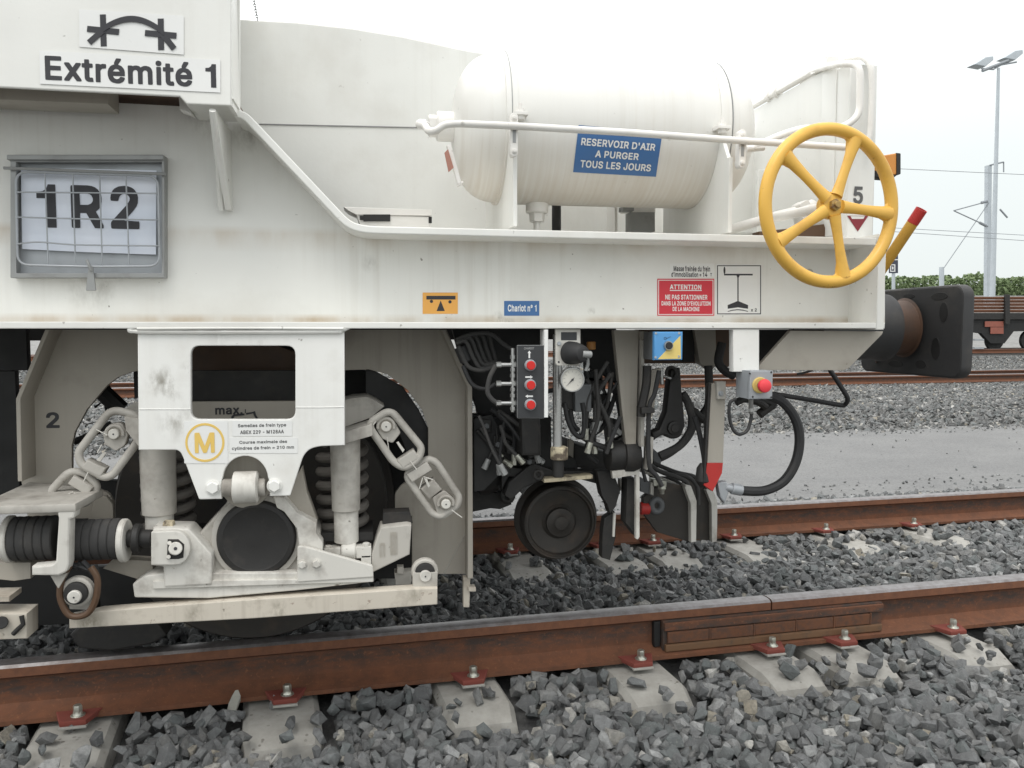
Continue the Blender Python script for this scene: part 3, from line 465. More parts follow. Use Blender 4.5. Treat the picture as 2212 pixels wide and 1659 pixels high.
# ------------------------------------------------------------------ sleepers with their clips
def sleeper(un, uf, label, w=.114):
    a, b = Vector((un, 2.47)), Vector((uf, 4.66)); d = (b-a)
    ctr = T((un+uf)/2, 3.56, -.42); s = thing('concrete_sleeper', label, 'sleeper', ctr, 'concrete sleepers of the nearest track')
    s.location = ctr
    def uv(t, off): q = a + d*t; return q.x + off, q.y
    ts = [(0, -.30, .75), (.012, -.225, .92), (.045, -.193, 1), (.32, -.187, 1), (.42, -.26, .9), (.58, -.26, .9), (.68, -.187, 1), (.955, -.193, 1), (.988, -.225, .92), (1, -.30, .75)]
    vs = []; fs = []
    for t, z, k in ts:
        for off, zz in ((-w-.03, -.42), (-w*k-.004, z-.02), (-w*k+.014, z), (w*k-.014, z), (w*k+.004, z-.02), (w+.03, -.42)):
            u, v = uv(t, off); vs.append(T(u, v, zz))
    for i in range(len(ts)-1):
        for j in range(6): k = (j+1) % 6; fs.append((i*6+j, i*6+k, i*6+6+k, i*6+6+j))
    fs += [tuple(range(6))[::-1], tuple((len(ts)-1)*6+j for j in range(6))]
    build('concrete_block', (vs, fs, True), 'conc', s, sharp=28)
    for rv, sgn, uu in ((NV, -1, un), (NV, 1, un+(uf-un)*.1), (FV, -1, uf), (FV, 1, uf)):
        ve = rv+sgn*.055; vo = rv+sgn*.135; j = random.uniform(-.006, .006); uu += j
        P = [T(uu-.066, ve, -.150), T(uu+.066, ve, -.150), T(uu+.036, vo, -.166), T(uu-.036, vo, -.166)]
        P = P if sgn < 0 else P[::-1]
        c = build('rail_clip', [oplate(P, (0, 0, -.017), .003)], 'clip', s)
        build('pad', oplate([T(uu-.040, rv+sgn*.072, -.166), T(uu+.040, rv+sgn*.072, -.166), T(uu+.038, vo+sgn*.006, -.184), T(uu-.038, vo+sgn*.006, -.184)][::(1 if sgn<0 else -1)], (0, 0, -.008), .002), 'conc', c)
        bp = T(uu+.006, rv+sgn*.098, -.154)
        build('bolt', [cyl(bp, bp+Vector((0,0,.007)), .021, segs=20), lathe(bp+Vector((0,0,.006)), (random.uniform(-.1,.1),0,1), [(0,.0165),(.004,.0135),(.012,.0125)], 18)] + hexn(bp+Vector((0,0,.010)), (0,0,1), .0135, .026, False), 'zinc', c)
    return s
near_b = [(185,1515),(617,1483),(1015,1447),(1375,1412),(1638,1375),(1790,1360),(2012,1333)]
labs = ['concrete sleeper in the lower left corner, under the bogie of the white vehicle',
        'concrete sleeper left of the vehicle wheel, its red clip beside a tall pointed stone',
        'pale speckled concrete sleeper with the fully bare end, below the guide wheel',
        'concrete sleeper with stones on its end, at the start of the fishplate',
        'concrete sleeper just left of the rail gap, mostly under stones',
        'concrete sleeper just right of the rail gap, with a tall bolt by the fishplate',
        'concrete sleeper past the end of the fishplate, two grey stones on its clip']
us = [toUV(Wz(x, y+8, -.16))[0] for x, y in near_b]
for i, u in enumerate(us): sleeper(u, u-.11, labs[i])
for i, (du, lb) in enumerate(((.6, 'concrete sleeper at the right edge of the picture, nearest rail passing over it'), (1.2, 'concrete sleeper showing only at the far rail near the right edge'), (1.8, 'concrete sleeper hidden by ballast, second beyond the right edge'), (2.4, 'concrete sleeper hidden by ballast, third beyond the right edge'))):
    if i < 2: sleeper(us[-1]+du, us[-1]+du-.11, lb)
BOLTS = us + [us[-1]+.6, us[-1]+1.2]

# ------------------------------------------------------------------ ballast stones
def stone_templates(n, npts):
    o = []
    for _ in range(n):
        bm = bmesh.new(); ps = []
        for k in range(npts):
            d = Vector(RNG.normal(size=3)).normalized(); d = Vector([math.copysign(abs(c)**.75, c) for c in d]).normalized(); ps.append(d*random.uniform(.82, 1.12))
        if npts == 11: ps = [Vector((a, b, c))*.62 + Vector(RNG.normal(size=3))*.17 for a in (-1,1) for b in (-1,1) for c in (-1,1)][:random.choice((7,8,8))] + [Vector(RNG.normal(size=3)).normalized()*random.uniform(.92,1.08) for _ in range(random.choice((5,6,7)))]
        for p in ps: bm.verts.new(p)
        r = bmesh.ops.convex_hull(bm, input=bm.verts); bmesh.ops.delete(bm, geom=[g for g in r['geom_interior'] if isinstance(g, bmesh.types.BMVert)], context='VERTS')
        bmesh.ops.triangulate(bm, faces=bm.faces); bmesh.ops.recalc_face_normals(bm, faces=bm.faces); bm.verts.ensure_lookup_table()
        o.append((np.array([v.co[:] for v in bm.verts]), np.array([[v.index for v in f.verts] for f in bm.faces]))); bm.free()
    return o
TN, TF = stone_templates(40, 11), stone_templates(16, 9)
def rotmats(n, tilt=1.0):
    q = RNG.normal(size=(n, 4)); q /= np.linalg.norm(q, axis=1)[:, None]; w, x, y, z = q.T
    return np.stack([np.stack([1-2*(y*y+z*z), 2*(x*y-z*w), 2*(x*z+y*w)], -1), np.stack([2*(x*y+z*w), 1-2*(x*x+z*z), 2*(y*z-x*w)], -1), np.stack([2*(x*z-y*w), 2*(y*z+x*w), 1-2*(x*x+y*y)], -1)], 1)
def stones(name, P, size, tpl, mat):
    n = len(P); R = rotmats(n); k = RNG.integers(0, len(tpl), n)
    s = np.clip(np.exp(RNG.normal(-.02, .30, n)), .5, 1.42)[:, None]*size*np.stack([RNG.uniform(1.05, 1.5, n), RNG.uniform(.8, 1.1, n), RNG.uniform(.55, .9, n)], -1)
    VV = []; TT = []; off = 0
    for i, (tv, tf) in enumerate(tpl):
        ix = np.where(k == i)[0]
        if not len(ix): continue
        v = tv[None]*s[ix][:, None, :]; v = np.einsum('nij,nvj->nvi', R[ix], v) + P[ix][:, None, :]
        VV.append(v.reshape(-1, 3)); TT.append((tf[None] + (np.arange(len(ix))*len(tv))[:, None, None] + off).reshape(-1, 3)); off += len(ix)*len(tv)
    V = np.concatenate(VV); Tt = np.concatenate(TT); me = bpy.data.meshes.new(name)
    me.vertices.add(len(V)); me.vertices.foreach_set('co', V.astype(np.float32).ravel()); me.loops.add(len(Tt)*3); me.loops.foreach_set('vertex_index', Tt.astype(np.int32).ravel())
    me.polygons.add(len(Tt)); me.polygons.foreach_set('loop_start', np.arange(0, len(Tt)*3, 3, dtype=np.int32)); me.polygons.foreach_set('loop_total', np.full(len(Tt), 3, np.int32))
    me.update(); me.validate(); me.shade_flat(); me.materials.append(M[mat]); o = bpy.data.objects.new(name, me); COL.objects.link(o); o['kind'] = 'stuff'; return len(Tt)
def scatter(u0, u1, v0, v1, dens, jz, zoff, avoid=True, fr=None):
    st = 1/math.sqrt(dens); U, V = np.meshgrid(np.arange(u0, u1, st), np.arange(v0, v1, st)); U = U.ravel()+RNG.uniform(-.5,.5,U.size)*st*1.15; V = V.ravel()+RNG.uniform(-.5,.5,V.size)*st*1.15
    if fr: k = (U > fr[0]*V+fr[1]) & (U < fr[2]*V+fr[3]); U, V = U[k], V[k]
    Z = np.array([BZ(v) for v in V]) + zoff + RNG.normal(0, jz, U.size)
    Z += np.array([.016*noise.noise(Vector((u*1.7, v*1.7, 0))) for u, v in zip(U, V)])
    if avoid:
        keep = np.ones(U.size, bool)
        for rv in (NV, FV):
            d = np.abs(V-rv); keep &= ~((d < .093) & (Z > -.27)); Z = np.where((d < .135) & (d >= .093), np.maximum(Z, -.205)+.012, Z)
        for ub in BOLTS:
            uc = ub - .11*(V-NV)/1.53; on = (np.abs(U-uc) < np.where(V < 2.9, .146, .128)) & (V > 2.43) & (V < 4.7) & ~((V > 3.22) & (V < 3.98)); r = RNG.random(U.size)
            keep &= ~(on & (r > np.where((V > 3.9) | (V < 2.62), .07, .022))); Z = np.where(on, np.maximum(Z, -.172), Z)
        U, V, Z = U[keep], V[keep], Z[keep]
    return np.stack([U*cD - V*sD, U*sD + V*cD, Z], -1)
n1 = stones('ballast_stones', np.concatenate([scatter(-2.6, 7.5, .95, 5.75, 900, .009, -.028), scatter(-2.6, 7.5, .95, 5.75, 860, .009, -.008), scatter(-2.6, 7.5, .95, 5.75, 380, .010, .006)]), .0212, TN, 'stone')
n2 = stones('ballast_stones', np.concatenate([scatter(-9, 20, 9.28, 15.35, 470, .012, -.008, False, (-.55, -2, 1.15, 1.5)), scatter(-12, 22, 15.55, 16.9, 330, .012, -.008, False, (-.55, -2, 1.15, 1.5)),
     scatter(-14, 34, 17.1, 27, 150, .02, .0, False, (-.55, -2, 1.15, 1.5))]), .036, TF, 'stone_far')
loose = np.concatenate([scatter(-1, 9, 5.6, 6.3, 60, .003, .0, False), scatter(-1, 12, 6.3, 9.3, 2.5, .003, .0, False), scatter(-1, 14, 9.05, 9.35, 60, .004, .0, False)]); loose[:, 2] = -.315
n3 = stones('loose_path_stones', loose, .013, TF, 'stone')
print('stone tris', n1, n2, n3)
# the pale pointed stone leaning on the rail
def single_stone(name, c, s, rot, label, mat):
    v, f = TN[3]; Rm = Matrix.Rotation(rot, 3, 'Y'); vs = [Rm @ Vector((p[0]*s[0], p[1]*s[1], p[2]*s[2])) + c for p in v]
    o = build(name, (vs, [tuple(int(i) for i in t) for t in f], False), mat, sharp=1); return tag(o, label, 'stone')
single_stone('pointed_stone', T(toUV(Wz(506, 1505, -.16))[0], 2.700, -.168), (.019, .015, .052), radians(14), 'pale pointed stone standing against the rail beside the second red clip', paint('pale_stone', (.34,.33,.29), dirt=(.15,.15,.15), amt=.5, rough=.8, scale=30))
# ------------------------------------------------------------------ the white rail maintenance vehicle
mc = thing('rail_maintenance_vehicle', 'white rail maintenance vehicle with yellow handwheel, air reservoir and dusty bogie', 'rail vehicle', (0.9, 3.5, 0))
def P(name, data, mat, parent=None, **k): return build(name, data, mat, parent or mc, **k)
def PS(name, datas, mat, parent=None):
    return [build(name, d, mat, parent or mc) for d in datas]
YF, YW, YA = 2.30, 2.45, 2.62
# overhanging cab box
a0 = W(-30, 188, 2.20); 
box_pts = [(-900,-420),(500,-420),(500,228),(403,224),(388,208),(-60,185),(-900,142)]
cab = P('cab_box', plate(box_pts, 2.20, .012, bev=.003), 'white')
P('cab_corner_strip', [plate([(499.5,-420),(518,-420),(518,240),(508,235),(499.5,229)], 2.336, .012), ], 'white', cab)
zc0 = W(0,188,2.2).z
P('cab_end_side', box((W(500,200,2.2).x-.010, 2.213, W(500,228,2.2).z), (W(500,200,2.2).x, 2.335, 3.2), .001), 'white', cab)
PS('cab_body', [box((-3.4, 2.34, zc0+.065), (W(515,200,3.04).x, 3.035, W(400,-420,2.2).z-.01), .004), box((-3.4, 3.04, zc0+.065), (W(480,200,4.9).x, 4.9, W(400,-420,2.2).z-.01), .004)], 'white', cab)
P('cab_floor', box((-3.4, 2.213, zc0+.05), (W(478,200,2.2).x, 3.03, zc0+.06), .001), 'brown', cab)
P('underfloor_channel', box((-3.4, 2.30, zc0-.005), (W(232,200,2.3).x, 2.40, zc0+.045), .002), 'arch', cab)
P('step_bracket', plate([(386,208),(399,208),(415,247),(402,240),(388,236)], 2.335, .05), 'white', cab)
P('under_lip', oplate([W(388,209,2.205)+Vector((0,0,-.0)), W(505,229,2.205), W(505,229,2.205)+Vector((0,.24,0)), W(388,209,2.205)+Vector((0,.24,0))], (0,0,.004)), 'white', cab)
# web side plate
web = P('side_plate', plate([(-900,160),(-60,205),(520,236),(545,262),(765,492),(800,500),(1905,530),(1905,700),(-900,700)], YW, .015), 'web')
# top flange as a bent strip: outline of its front edge, pushed back from YF to the web
top = [(511,236),(533,243,18),(552,262,20),(756,478,22),(790,488,30),(1893,514)]
def strip(pts, wpx):
    """band hanging wpx under a polyline (px)"""
    q = rounded2([p if len(p) > 2 else (*p, 0) for p in pts]) if False else None
    o = [];
    for i, p in enumerate(pts):
        if len(p) == 3 and 0 < i < len(pts)-1:
            a, b, c = Vector(pts[i-1][:2]), Vector(p[:2]), Vector(pts[i+1][:2]); r = p[2]
            s = b + (a-b).normalized()*min(r,(a-b).length*.45); e = b + (c-b).normalized()*min(r,(c-b).length*.45)
            for j in range(7): t = j/6; o.append(s*(1-t)**2 + b*2*t*(1-t) + e*t*t)
        else: o.append(Vector(p[:2]))
    lo = []
    for i, p in enumerate(o):
        d = (o[min(i+1, len(o)-1)] - o[max(i-1, 0)]).normalized(); n = Vector((-d.y, d.x)); lo.append(p + n*wpx)
    return [tuple(p) for p in o] + [tuple(p) for p in lo[::-1]]
P('top_flange', plate(strip(top, 16), YF, YW-YF+.004, bev=.003), 'white')
P('deck_plate', oplate([(W(770,486,YF).x, YW, W(790,481,YF).z-.004), (1.62, YW, W(790,481,YF).z-.004), (1.62, 4.9, W(790,481,YF).z-.004), (W(770,486,YF).x, 4.9, W(790,481,YF).z-.004)], (0,0,-.012)), 'white')
zs1, zs0 = W(1106,696,YF).z, W(1106,709.7,YF).z
sill = P('bottom_flange', box((W(-900,700,YF).x, YF, zs0), (W(1912,700,YF).x, YW+.03, zs1), .003), 'white')
P('underfloor', box((-3.4, YW+.05, zs0+.012), (1.60, 5.25, zs0+.03)), 'dark')
P('floor_far_side', box((-3.4, 5.26, .95), (1.60, 5.30, 1.35)), 'dark')
# right-hand end
P('end_plate', box((W(1895,600,YF).x, YF-.002, zs0-.004), (W(1912,600,YF).x, 5.2, W(1893,516,YF).z+.015), .003), 'white')
P('end_rib', plate([(1862,545),(1880,545),(1880,697),(1862,697)], YF+.10, .05), 'web')
P('end_inner_plate', plate([(1862,520),(1912,520),(1912,700),(1862,700)], YW-.012, .012), 'web')
P('top_rib', plate([(1852,514),(1893,516),(1868,538),(1852,532)], YF+.11, .01), 'web')
# gusset under the cab box
ga, gb = W(452,237,2.22), W(478,455,YW-.002)
P('cab_gusset', oplate([(ga.x, 2.215, ga.z), (ga.x+.012, 2.235, ga.z-.03), (ga.x+.018, 2.36, ga.z-.16), (ga.x+.022, 2.425, gb.z), (ga.x+.022, YW, gb.z), (ga.x, YW, ga.z)], (.017,0,0), .002), 'web')
P('cab_gusset_edge', [tube([W(459,238,2.21), W(465,290,2.26), W(472,360,2.36), W(477,452,2.43)], .0085, 8)], 'white')
P('frame_hole', [cyl(W(1749,588,YW-.010), W(1749,588,YW+.001), .010)], 'bogie')
P('frame_hole_core', cyl(W(1750,592,YW-.012), W(1750,592,YW), .0065), 'brown')
# weld beads on the joint of the hanger plate
def weld(name, pts, r, Y, mat='white', n=60):
    pp = smooth_path([W(x, y, Y) for x, y in pts], n//max(1, len(pts)-1)); return P(name, tube(pp, [r*(1+.22*noise.noise(Vector((i*.9, r*99, 0)))) for i in range(len(pp))], 8), mat)
weld('weld_bead', [(290,708),(300,716),(520,717),(738,716)], .0065, YF+.008)
weld('weld_bead', [(296,710),(520,709),(742,710)], .0035, YF+.001)
weld('corner_weld', [(727,716),(740,712),(754,706)], .007, YF+.008)
# hanger plate with window and notch
notch = [(479,1078),(479,1038,6)] + [(530+49*cos(a), 1036-51*sin(a)) for a in np.linspace(pi*.97, .03*pi, 16)] + [(582,1040,4),(583,1072)]
hang = [(297,712),(744,712),(745,962),(690,964,22),(668,970,14),(655,985,10),(627,1071,3)] + [(583,1072)] + notch[::-1][1:] + [(430,1079,3),(397,992,8),(388,972,14),(299,972)]
hp = P('hanger_plate', plate(hang, YF+.012, .022, [rectp(412,747,638,906,20)], bev=.0025), 'plate')
weld('plate_seam', [(300,884),(350,884),(412,884)], .0012, YF+.0118, 'plate')
weld('plate_seam', [(638,880),(700,880),(743,879)], .0012, YF+.0118, 'plate')
for x, y in ((460,1053),(593,1049)):
    p = W(x, y, YF+.012); P('hex_bolt', hexn(p, (0,-1,0), .0165, .012), 'plate', hp)
P('window_beam', plate([(380,868),(660,866),(660,915),(380,915)], YW+.10, .02), 'arch')
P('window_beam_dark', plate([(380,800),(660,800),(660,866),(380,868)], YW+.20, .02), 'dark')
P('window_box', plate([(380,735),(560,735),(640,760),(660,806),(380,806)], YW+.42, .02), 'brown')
# markings on the hanger plate
def sticker(name, pts, Y, mat, parent=None, lip=None):
    return P(name, sheet(pts, Y), mat, parent)
def ink(name, data, mat, parent): return P(name, data, mat, parent)
s = sticker('marking_sticker', rectp(398,910,492,1001,2), YF+.0114, 'vinyl')
ink('ring_print', plate(circp(442.5,956,42.5,42,40), YF+.0100, .0006, [circp(442.5,956,37.5,37,40)], .0001), 'goldink', s)
ink('letter_print', text('M', 421,934,463,979, YF+.0098, .035), 'goldink', s)
s = sticker('notice_sticker', rectp(502,909,631,942,1), YF+.0114, 'vinyl')
ink('lettering', text('Semelles de frein type', 514,914,618,925, YF+.0104, .02), 'greyink', s)
ink('lettering', text('ABEX 229 - M128AA', 519,928,613,938, YF+.0104, .02), 'greyink', s)
s = sticker('notice_sticker', rectp(496,945,643,979,1), YF+.0114, 'vinyl')
ink('lettering', text('Course maximale des', 517,950,620,959, YF+.0104, .02), 'greyink', s)
ink('lettering', text('cylindres de frein = 210 mm', 501,962,635,974, YF+.0104, .02), 'greyink', s)
Yb = YW+.098
ink('lettering', text('max.', 465,880,524,896, Yb, .05), 'ink', None)
ink('line_print', [plate([(500,899),(505,895),(528,893),(528,897),(507,899),(503,905),(499,905)], Yb, .0005, bev=.0001), plate([(531,892),(544,890),(551,888),(553,896),(560,908),(556,909),(548,897),(547,893),(532,896)], Yb, .0005, bev=.0001), plate([(529,884),(531,884),(531,892),(529,892)], Yb, .0005, bev=.0001)], 'ink', None)
# 2 on the arched frame, other lettering
# cab sticker
s = sticker('pictogram_sticker', [(171,20),(397,34),(397,118),(171,101)], 2.1985, 'vinyl', cab)
Yi = 2.1972
_bk = [0]
def barp(x0, y0, x1, y1, w):
    _bk[0] += 1; Yi = 2.1972 - .0003*_bk[0]
    d = Vector((x1-x0, y1-y0)).normalized(); n = Vector((-d.y, d.x))*w/2; return plate([(x0+n.x,y0+n.y),(x1+n.x,y1+n.y),(x1-n.x,y1-n.y),(x0-n.x,y0-n.y)], Yi, .0006, bev=.0001)
arc = [(222+ (354-222)*t, 62 + (70-62)*t - 26*sin(pi*t)**.9) for t in np.linspace(0,1,18)]
ink('coupling_symbol', [barp(222,31,224,100,13), barp(347,40,348,108,13), barp(188,62,257,69,13), barp(313,71,381,77,13), barp(192,92,226,62,13), barp(348,70,376,105,13), plate([(x,y-6) for x,y in arc]+[(x,y+7) for x,y in arc[::-1]], Yi-.0003*8, .0006, bev=.0001)], 'ink', s)
s = sticker('name_sticker', [(85,109),(476,129),(476,200),(86,181)], 2.1985, 'vinyl', cab)
# lettering follows the sill of the cab box (edges run level in the place)
def ltext(sx, x0, x1, ytl, ybl, Y, bold, mat, parent):
    a = W(x0, ybl, Y); b = W(x0, ytl, Y); c = W(x1, ybl, Y); v, f = textmesh(sx, bold)
    return ink('lettering', ([Vector((a.x+(c.x-a.x)*p, Y-e, a.z+(b.z-a.z)*q)) for p, q, e in v], f, False), mat, parent)
ltext('Extrémité 1', 98, 467, 118, 173, 2.1972, .028, 'ink', s)
# stickers of the side plate
Ys, Yt = YW-.0004, YW-.0012
s = sticker('balance_sticker', rectp(913,632,989,678), Ys, 'orange')
ink('balance_symbol', [plate(rectp(921,639,984,647), Yt, .0005, bev=.0001), plate([(952,649),(961,672),(943,672)], Yt, .0005, bev=.0001), plate(circp(932,651,3.6,3.6,14), Yt-.0003, .0005, bev=.0001), plate(circp(972,652,3.6,3.6,14), Yt-.0003, .0005, bev=.0001)], 'ink', s)
s = sticker('trolley_sticker', rectp(1089,650,1165,682), Ys, 'blue')
ink('lettering', text('Chariot n° 1', 1097,658,1159,673, Yt, .03), 'whiteink', s)
s = sticker('brake_mass_sticker', rectp(1447,569,1543,598), Ys, 'vinyl')
ink('lettering', text('Masse freinée du frein', 1455,575,1534,586, Yt, .03), 'ink', s)
ink('lettering', text("d'immobilisation =", 1450,588,1515,598, Yt, .03), 'ink', s)
ink('lettering', text("14", 1518,588,1528,598, Yt, .05), 'ink', s); ink('lettering', text("T", 1534,590,1538,597, Yt, .03), 'ink', s)
s = sticker('warning_sticker', rectp(1420,602,1543,682), Ys, 'redst')
ink('border_line', plate(rectp(1422,604.5,1541,680), Yt, .0005, [rectp(1423.5,606,1539.5,678.5)], .0001), 'whiteink', s)
ink('lettering', text('ATTENTION', 1447,615,1515,625, Yt, .04), 'whiteink', s); ink('underline', plate(rectp(1447,626.5,1516,628.3), Yt, .0005, bev=.0001), 'whiteink', s)
ink('lettering', text('NE PAS STATIONNER', 1437,637,1528,647, Yt, .03), 'whiteink', s)
ink('lettering', text("DANS LA ZONE D'EVOLUTION", 1429,651,1535,660, Yt, .03), 'whiteink', s)
ink('lettering', text('DE LA MACHINE', 1453,663,1511,672, Yt, .03), 'whiteink', s)
s = sticker('handbrake_sticker', rectp(1547,571,1645,681), Ys, 'vinyl')
ink('border_line', plate(rectp(1549,573,1644,679), Yt, .0005, [rectp(1551,575,1642,677)], .0001), 'ink', s)
ink('crank_symbol', [plate(rectp(1564,591.5,1626,595), Yt, .0005, bev=.0001), plate([(1591,595),(1598,595),(1595.5,600),(1595.5,652),(1593,652),(1593,600)], Yt-.0003, .0005, bev=.0001), plate([(1594,650),(1616,659),(1616,667),(1594,664),(1572,667),(1572,659)], Yt, .0005, bev=.0001), plate(circp(1565,584,2.2,8,16), Yt, .0005, bev=.0001),
     plate([(1572,672),(1583,669),(1594,668),(1605,669),(1616,672),(1616,673.5),(1605,671),(1594,670),(1583,671),(1572,673.5)], Yt, .0005, bev=.0001)], 'ink', s)
ink('lettering', text('x 2', 1622,666,1635,673, Yt, .03), 'ink', s)

# ---- number holder 1R2 (a paper hangs in it)
Yh = YW-.040
hol = P('number_holder', [plate(rectp(22,336,355,600), Yh, .040, [rectp(35,350,349,590)], .002), plate(rectp(14,334,353,345,2), Yh-.010, .05, bev=.002)], 'steel')
P('holder_back', plate(rectp(30,345,352,596), YW-.012, .008), 'galv', hol)
P('hinge_rod', tube([W(8,363,Yh-.008), W(358,376,Yh-.008)], .0042, 8), 'steel', hol)
P('door_frame', tube(round_path([W(34,371,Yh-.006), W(341,380,Yh-.006), W(345,575,Yh-.006), W(192,576,Yh-.006), W(38,572,Yh-.006)], .03, True), .0033, 8, True), 'galv', hol)
for x0, y0, x1, y1 in ((97,372,104,569),(157,374,163,572),(215,377,221,573),(272,380,279,575)): P('wire', tube([W(x0,y0,Yh-.006), W(x1,y1,Yh-.006)], .0020, 6), 'galv', hol)
for pts in ([(36,415),(340,418)], [(37,469),(190,473),(342,475)], [(38,527),(85,523),(170,529),(344,531)]): P('wire', tube(smooth_path([W(x, y, Yh-.010) for x, y in pts], 6), .0020, 6), 'galv', hol)
P('latch', [plate([(191,575),(200,575),(207,628,3),(185,628,3)], Yh-.012, .007), tube([W(188,562,Yh-.012), W(192,572,Yh-.018), W(197,585,Yh-.014)], .004, 8)], 'steel', hol)
pap = build('paper_sheet', plate([(45,362),(338,368),(337,550),(190,545),(48,538)], YW-.022, .0012, bev=.0002), 'paper')
ntg = tag(pap, 'creased white paper marked with a large number, behind the wire grid of the holder', 'paper sign')
build('lettering', text('1R2', 81,402,299,491, YW-.0236, .035, space=1.06), 'ink', pap)

# ---- arched dusty frame plates
lf = [(115,712),(300,712),(300,801),(283,804),(255,815),(232,832),(188,884),(162,932),(155,962),(155,1022),(190,1048),(236,1066,12),(245,1085),(245,1120),(60,1120),(46,1040),(38,866),(42,852)]
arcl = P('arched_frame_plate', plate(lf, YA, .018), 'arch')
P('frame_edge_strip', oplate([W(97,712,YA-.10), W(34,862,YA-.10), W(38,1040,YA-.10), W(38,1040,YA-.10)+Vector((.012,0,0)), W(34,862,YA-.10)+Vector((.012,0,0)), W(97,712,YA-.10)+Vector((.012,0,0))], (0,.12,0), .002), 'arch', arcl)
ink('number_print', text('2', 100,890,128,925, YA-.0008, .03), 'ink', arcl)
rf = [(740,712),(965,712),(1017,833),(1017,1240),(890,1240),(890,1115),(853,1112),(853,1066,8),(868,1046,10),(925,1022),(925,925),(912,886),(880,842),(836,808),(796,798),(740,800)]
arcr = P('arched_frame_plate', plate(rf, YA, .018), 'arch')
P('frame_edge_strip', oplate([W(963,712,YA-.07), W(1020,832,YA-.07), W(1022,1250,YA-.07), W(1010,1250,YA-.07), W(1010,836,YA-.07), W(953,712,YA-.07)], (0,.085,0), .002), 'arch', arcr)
P('seam', tube([W(1008,1148,YA-.001), W(958,1240,YA-.001)], .0018, 6), 'bogie', arcr)
PS('guard_stub', [plate([(1001,1248),(1016,1248),(1014,1312),(1001,1312)], YA-.04, .03), plate(rectp(1012,1270,1028,1278), YA-.06, .04)], 'beam', arcr)
# cross beam arms that carry the chains
PS('suspension_arm', [plate([(738,866),(762,860),(793,857),(812,866),(830,878),(800,903),(738,925)], YA-.10, .16), plate([(738,936),(803,916),(805,941),(738,961)], YF+.09, .14)], 'bogie')
PS('suspension_arm', [plate([(302,866),(285,872),(262,888),(300,915)], YA-.10, .16), plate([(302,905),(268,900),(272,930),(302,968)], YF+.09, .14)], 'bogie')

# ---- axlebox, hub, lower bars
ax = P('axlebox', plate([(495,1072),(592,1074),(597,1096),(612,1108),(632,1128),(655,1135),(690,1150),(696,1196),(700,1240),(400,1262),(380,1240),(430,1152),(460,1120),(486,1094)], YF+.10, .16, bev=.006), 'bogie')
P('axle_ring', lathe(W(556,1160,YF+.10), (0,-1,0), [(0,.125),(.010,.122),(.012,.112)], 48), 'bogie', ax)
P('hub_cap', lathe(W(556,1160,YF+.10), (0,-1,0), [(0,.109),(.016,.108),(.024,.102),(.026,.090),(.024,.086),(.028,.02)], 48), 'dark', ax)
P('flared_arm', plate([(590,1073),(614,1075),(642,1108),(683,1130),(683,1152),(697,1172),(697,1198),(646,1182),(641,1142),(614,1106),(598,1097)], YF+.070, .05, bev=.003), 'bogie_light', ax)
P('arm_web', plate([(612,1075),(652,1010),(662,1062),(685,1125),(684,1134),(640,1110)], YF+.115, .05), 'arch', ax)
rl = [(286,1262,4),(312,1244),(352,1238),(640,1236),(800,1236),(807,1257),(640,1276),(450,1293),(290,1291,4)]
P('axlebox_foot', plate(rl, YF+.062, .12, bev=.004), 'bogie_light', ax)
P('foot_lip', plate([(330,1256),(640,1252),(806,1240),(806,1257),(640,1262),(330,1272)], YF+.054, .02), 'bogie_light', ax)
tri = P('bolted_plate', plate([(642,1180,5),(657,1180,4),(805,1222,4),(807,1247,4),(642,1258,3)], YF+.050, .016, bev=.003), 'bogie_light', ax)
for x, y in ((653,1219),(684,1217)): P('hex_bolt', hexn(W(x,y,YF+.050), (0,-1,0), .011, .009), 'bogie_light', tri)
bm_ = P('lower_tie_beam', plate([(149,1334),(215,1320),(400,1305),(553,1294),(890,1272),(945,1271),(945,1306),(553,1336),(149,1358)], YF+.045, .045, bev=.003), 'beam')
# roller in the notch
rp0, rp1 = W(504,1053,YF+.02), W(555,1053,YF+.02)
ro = P('guide_roller', lathe(rp0, (1,0,0), [(0,.036),(.003,.043),(.062,.043),(.066,.036)], 36), 'bogie_light')
PS('roller_trunnion', [cyl(rp0-Vector((.028,0,0)), rp0+Vector((.005,0,0)), .024), cyl(rp1-Vector((.002,0,0)), rp1+Vector((.022,0,0)), .024)], 'bogie', ro)
P('roller_recess', plate(circp(530,1040,56,58,30), YF+.075, .02), 'arch', ro)
# left clevis block
clv = P('clevis_block', plate([(330,1140),(408,1141,6),(458,1197,5),(458,1264,6),(354,1270,6),(352,1225),(326,1222)], YF+.050, .09, bev=.006), 'bogie_light')
P('clevis_plate', plate([(326,1149,3),(375,1147)] + [(378+33*cos(a), 1184-37*sin(a)) for a in np.linspace(pi/2, -pi/2, 12)] + [(326,1221,3)], YF+.030, .025, bev=.003), 'bogie_light', clv)
P('clevis_recess', plate([(362,1165),(385,1165),(398,1176),(396,1205),(385,1208),(360,1208)], YF+.0285, .004), 'dark', clv)
P('clevis_pin', [cyl(W(379,1185,YF+.028), W(379,1185,YF+.010), .0175), cyl(W(366,1173,YF+.028), W(366,1173,YF+.021), .0055, segs=12), cyl(W(364,1203,YF+.028), W(364,1203,YF+.021), .0055, segs=12)], 'bogie_light', clv)
P('pin_hole', cyl(W(379,1185,YF+.0105), W(379,1185,YF+.0085), .0045, segs=16), 'ink', clv)
P('clevis_top', plate([(352,1128),(372,1128),(374,1140),(350,1140)], YF+.07, .03), 'grease', clv)
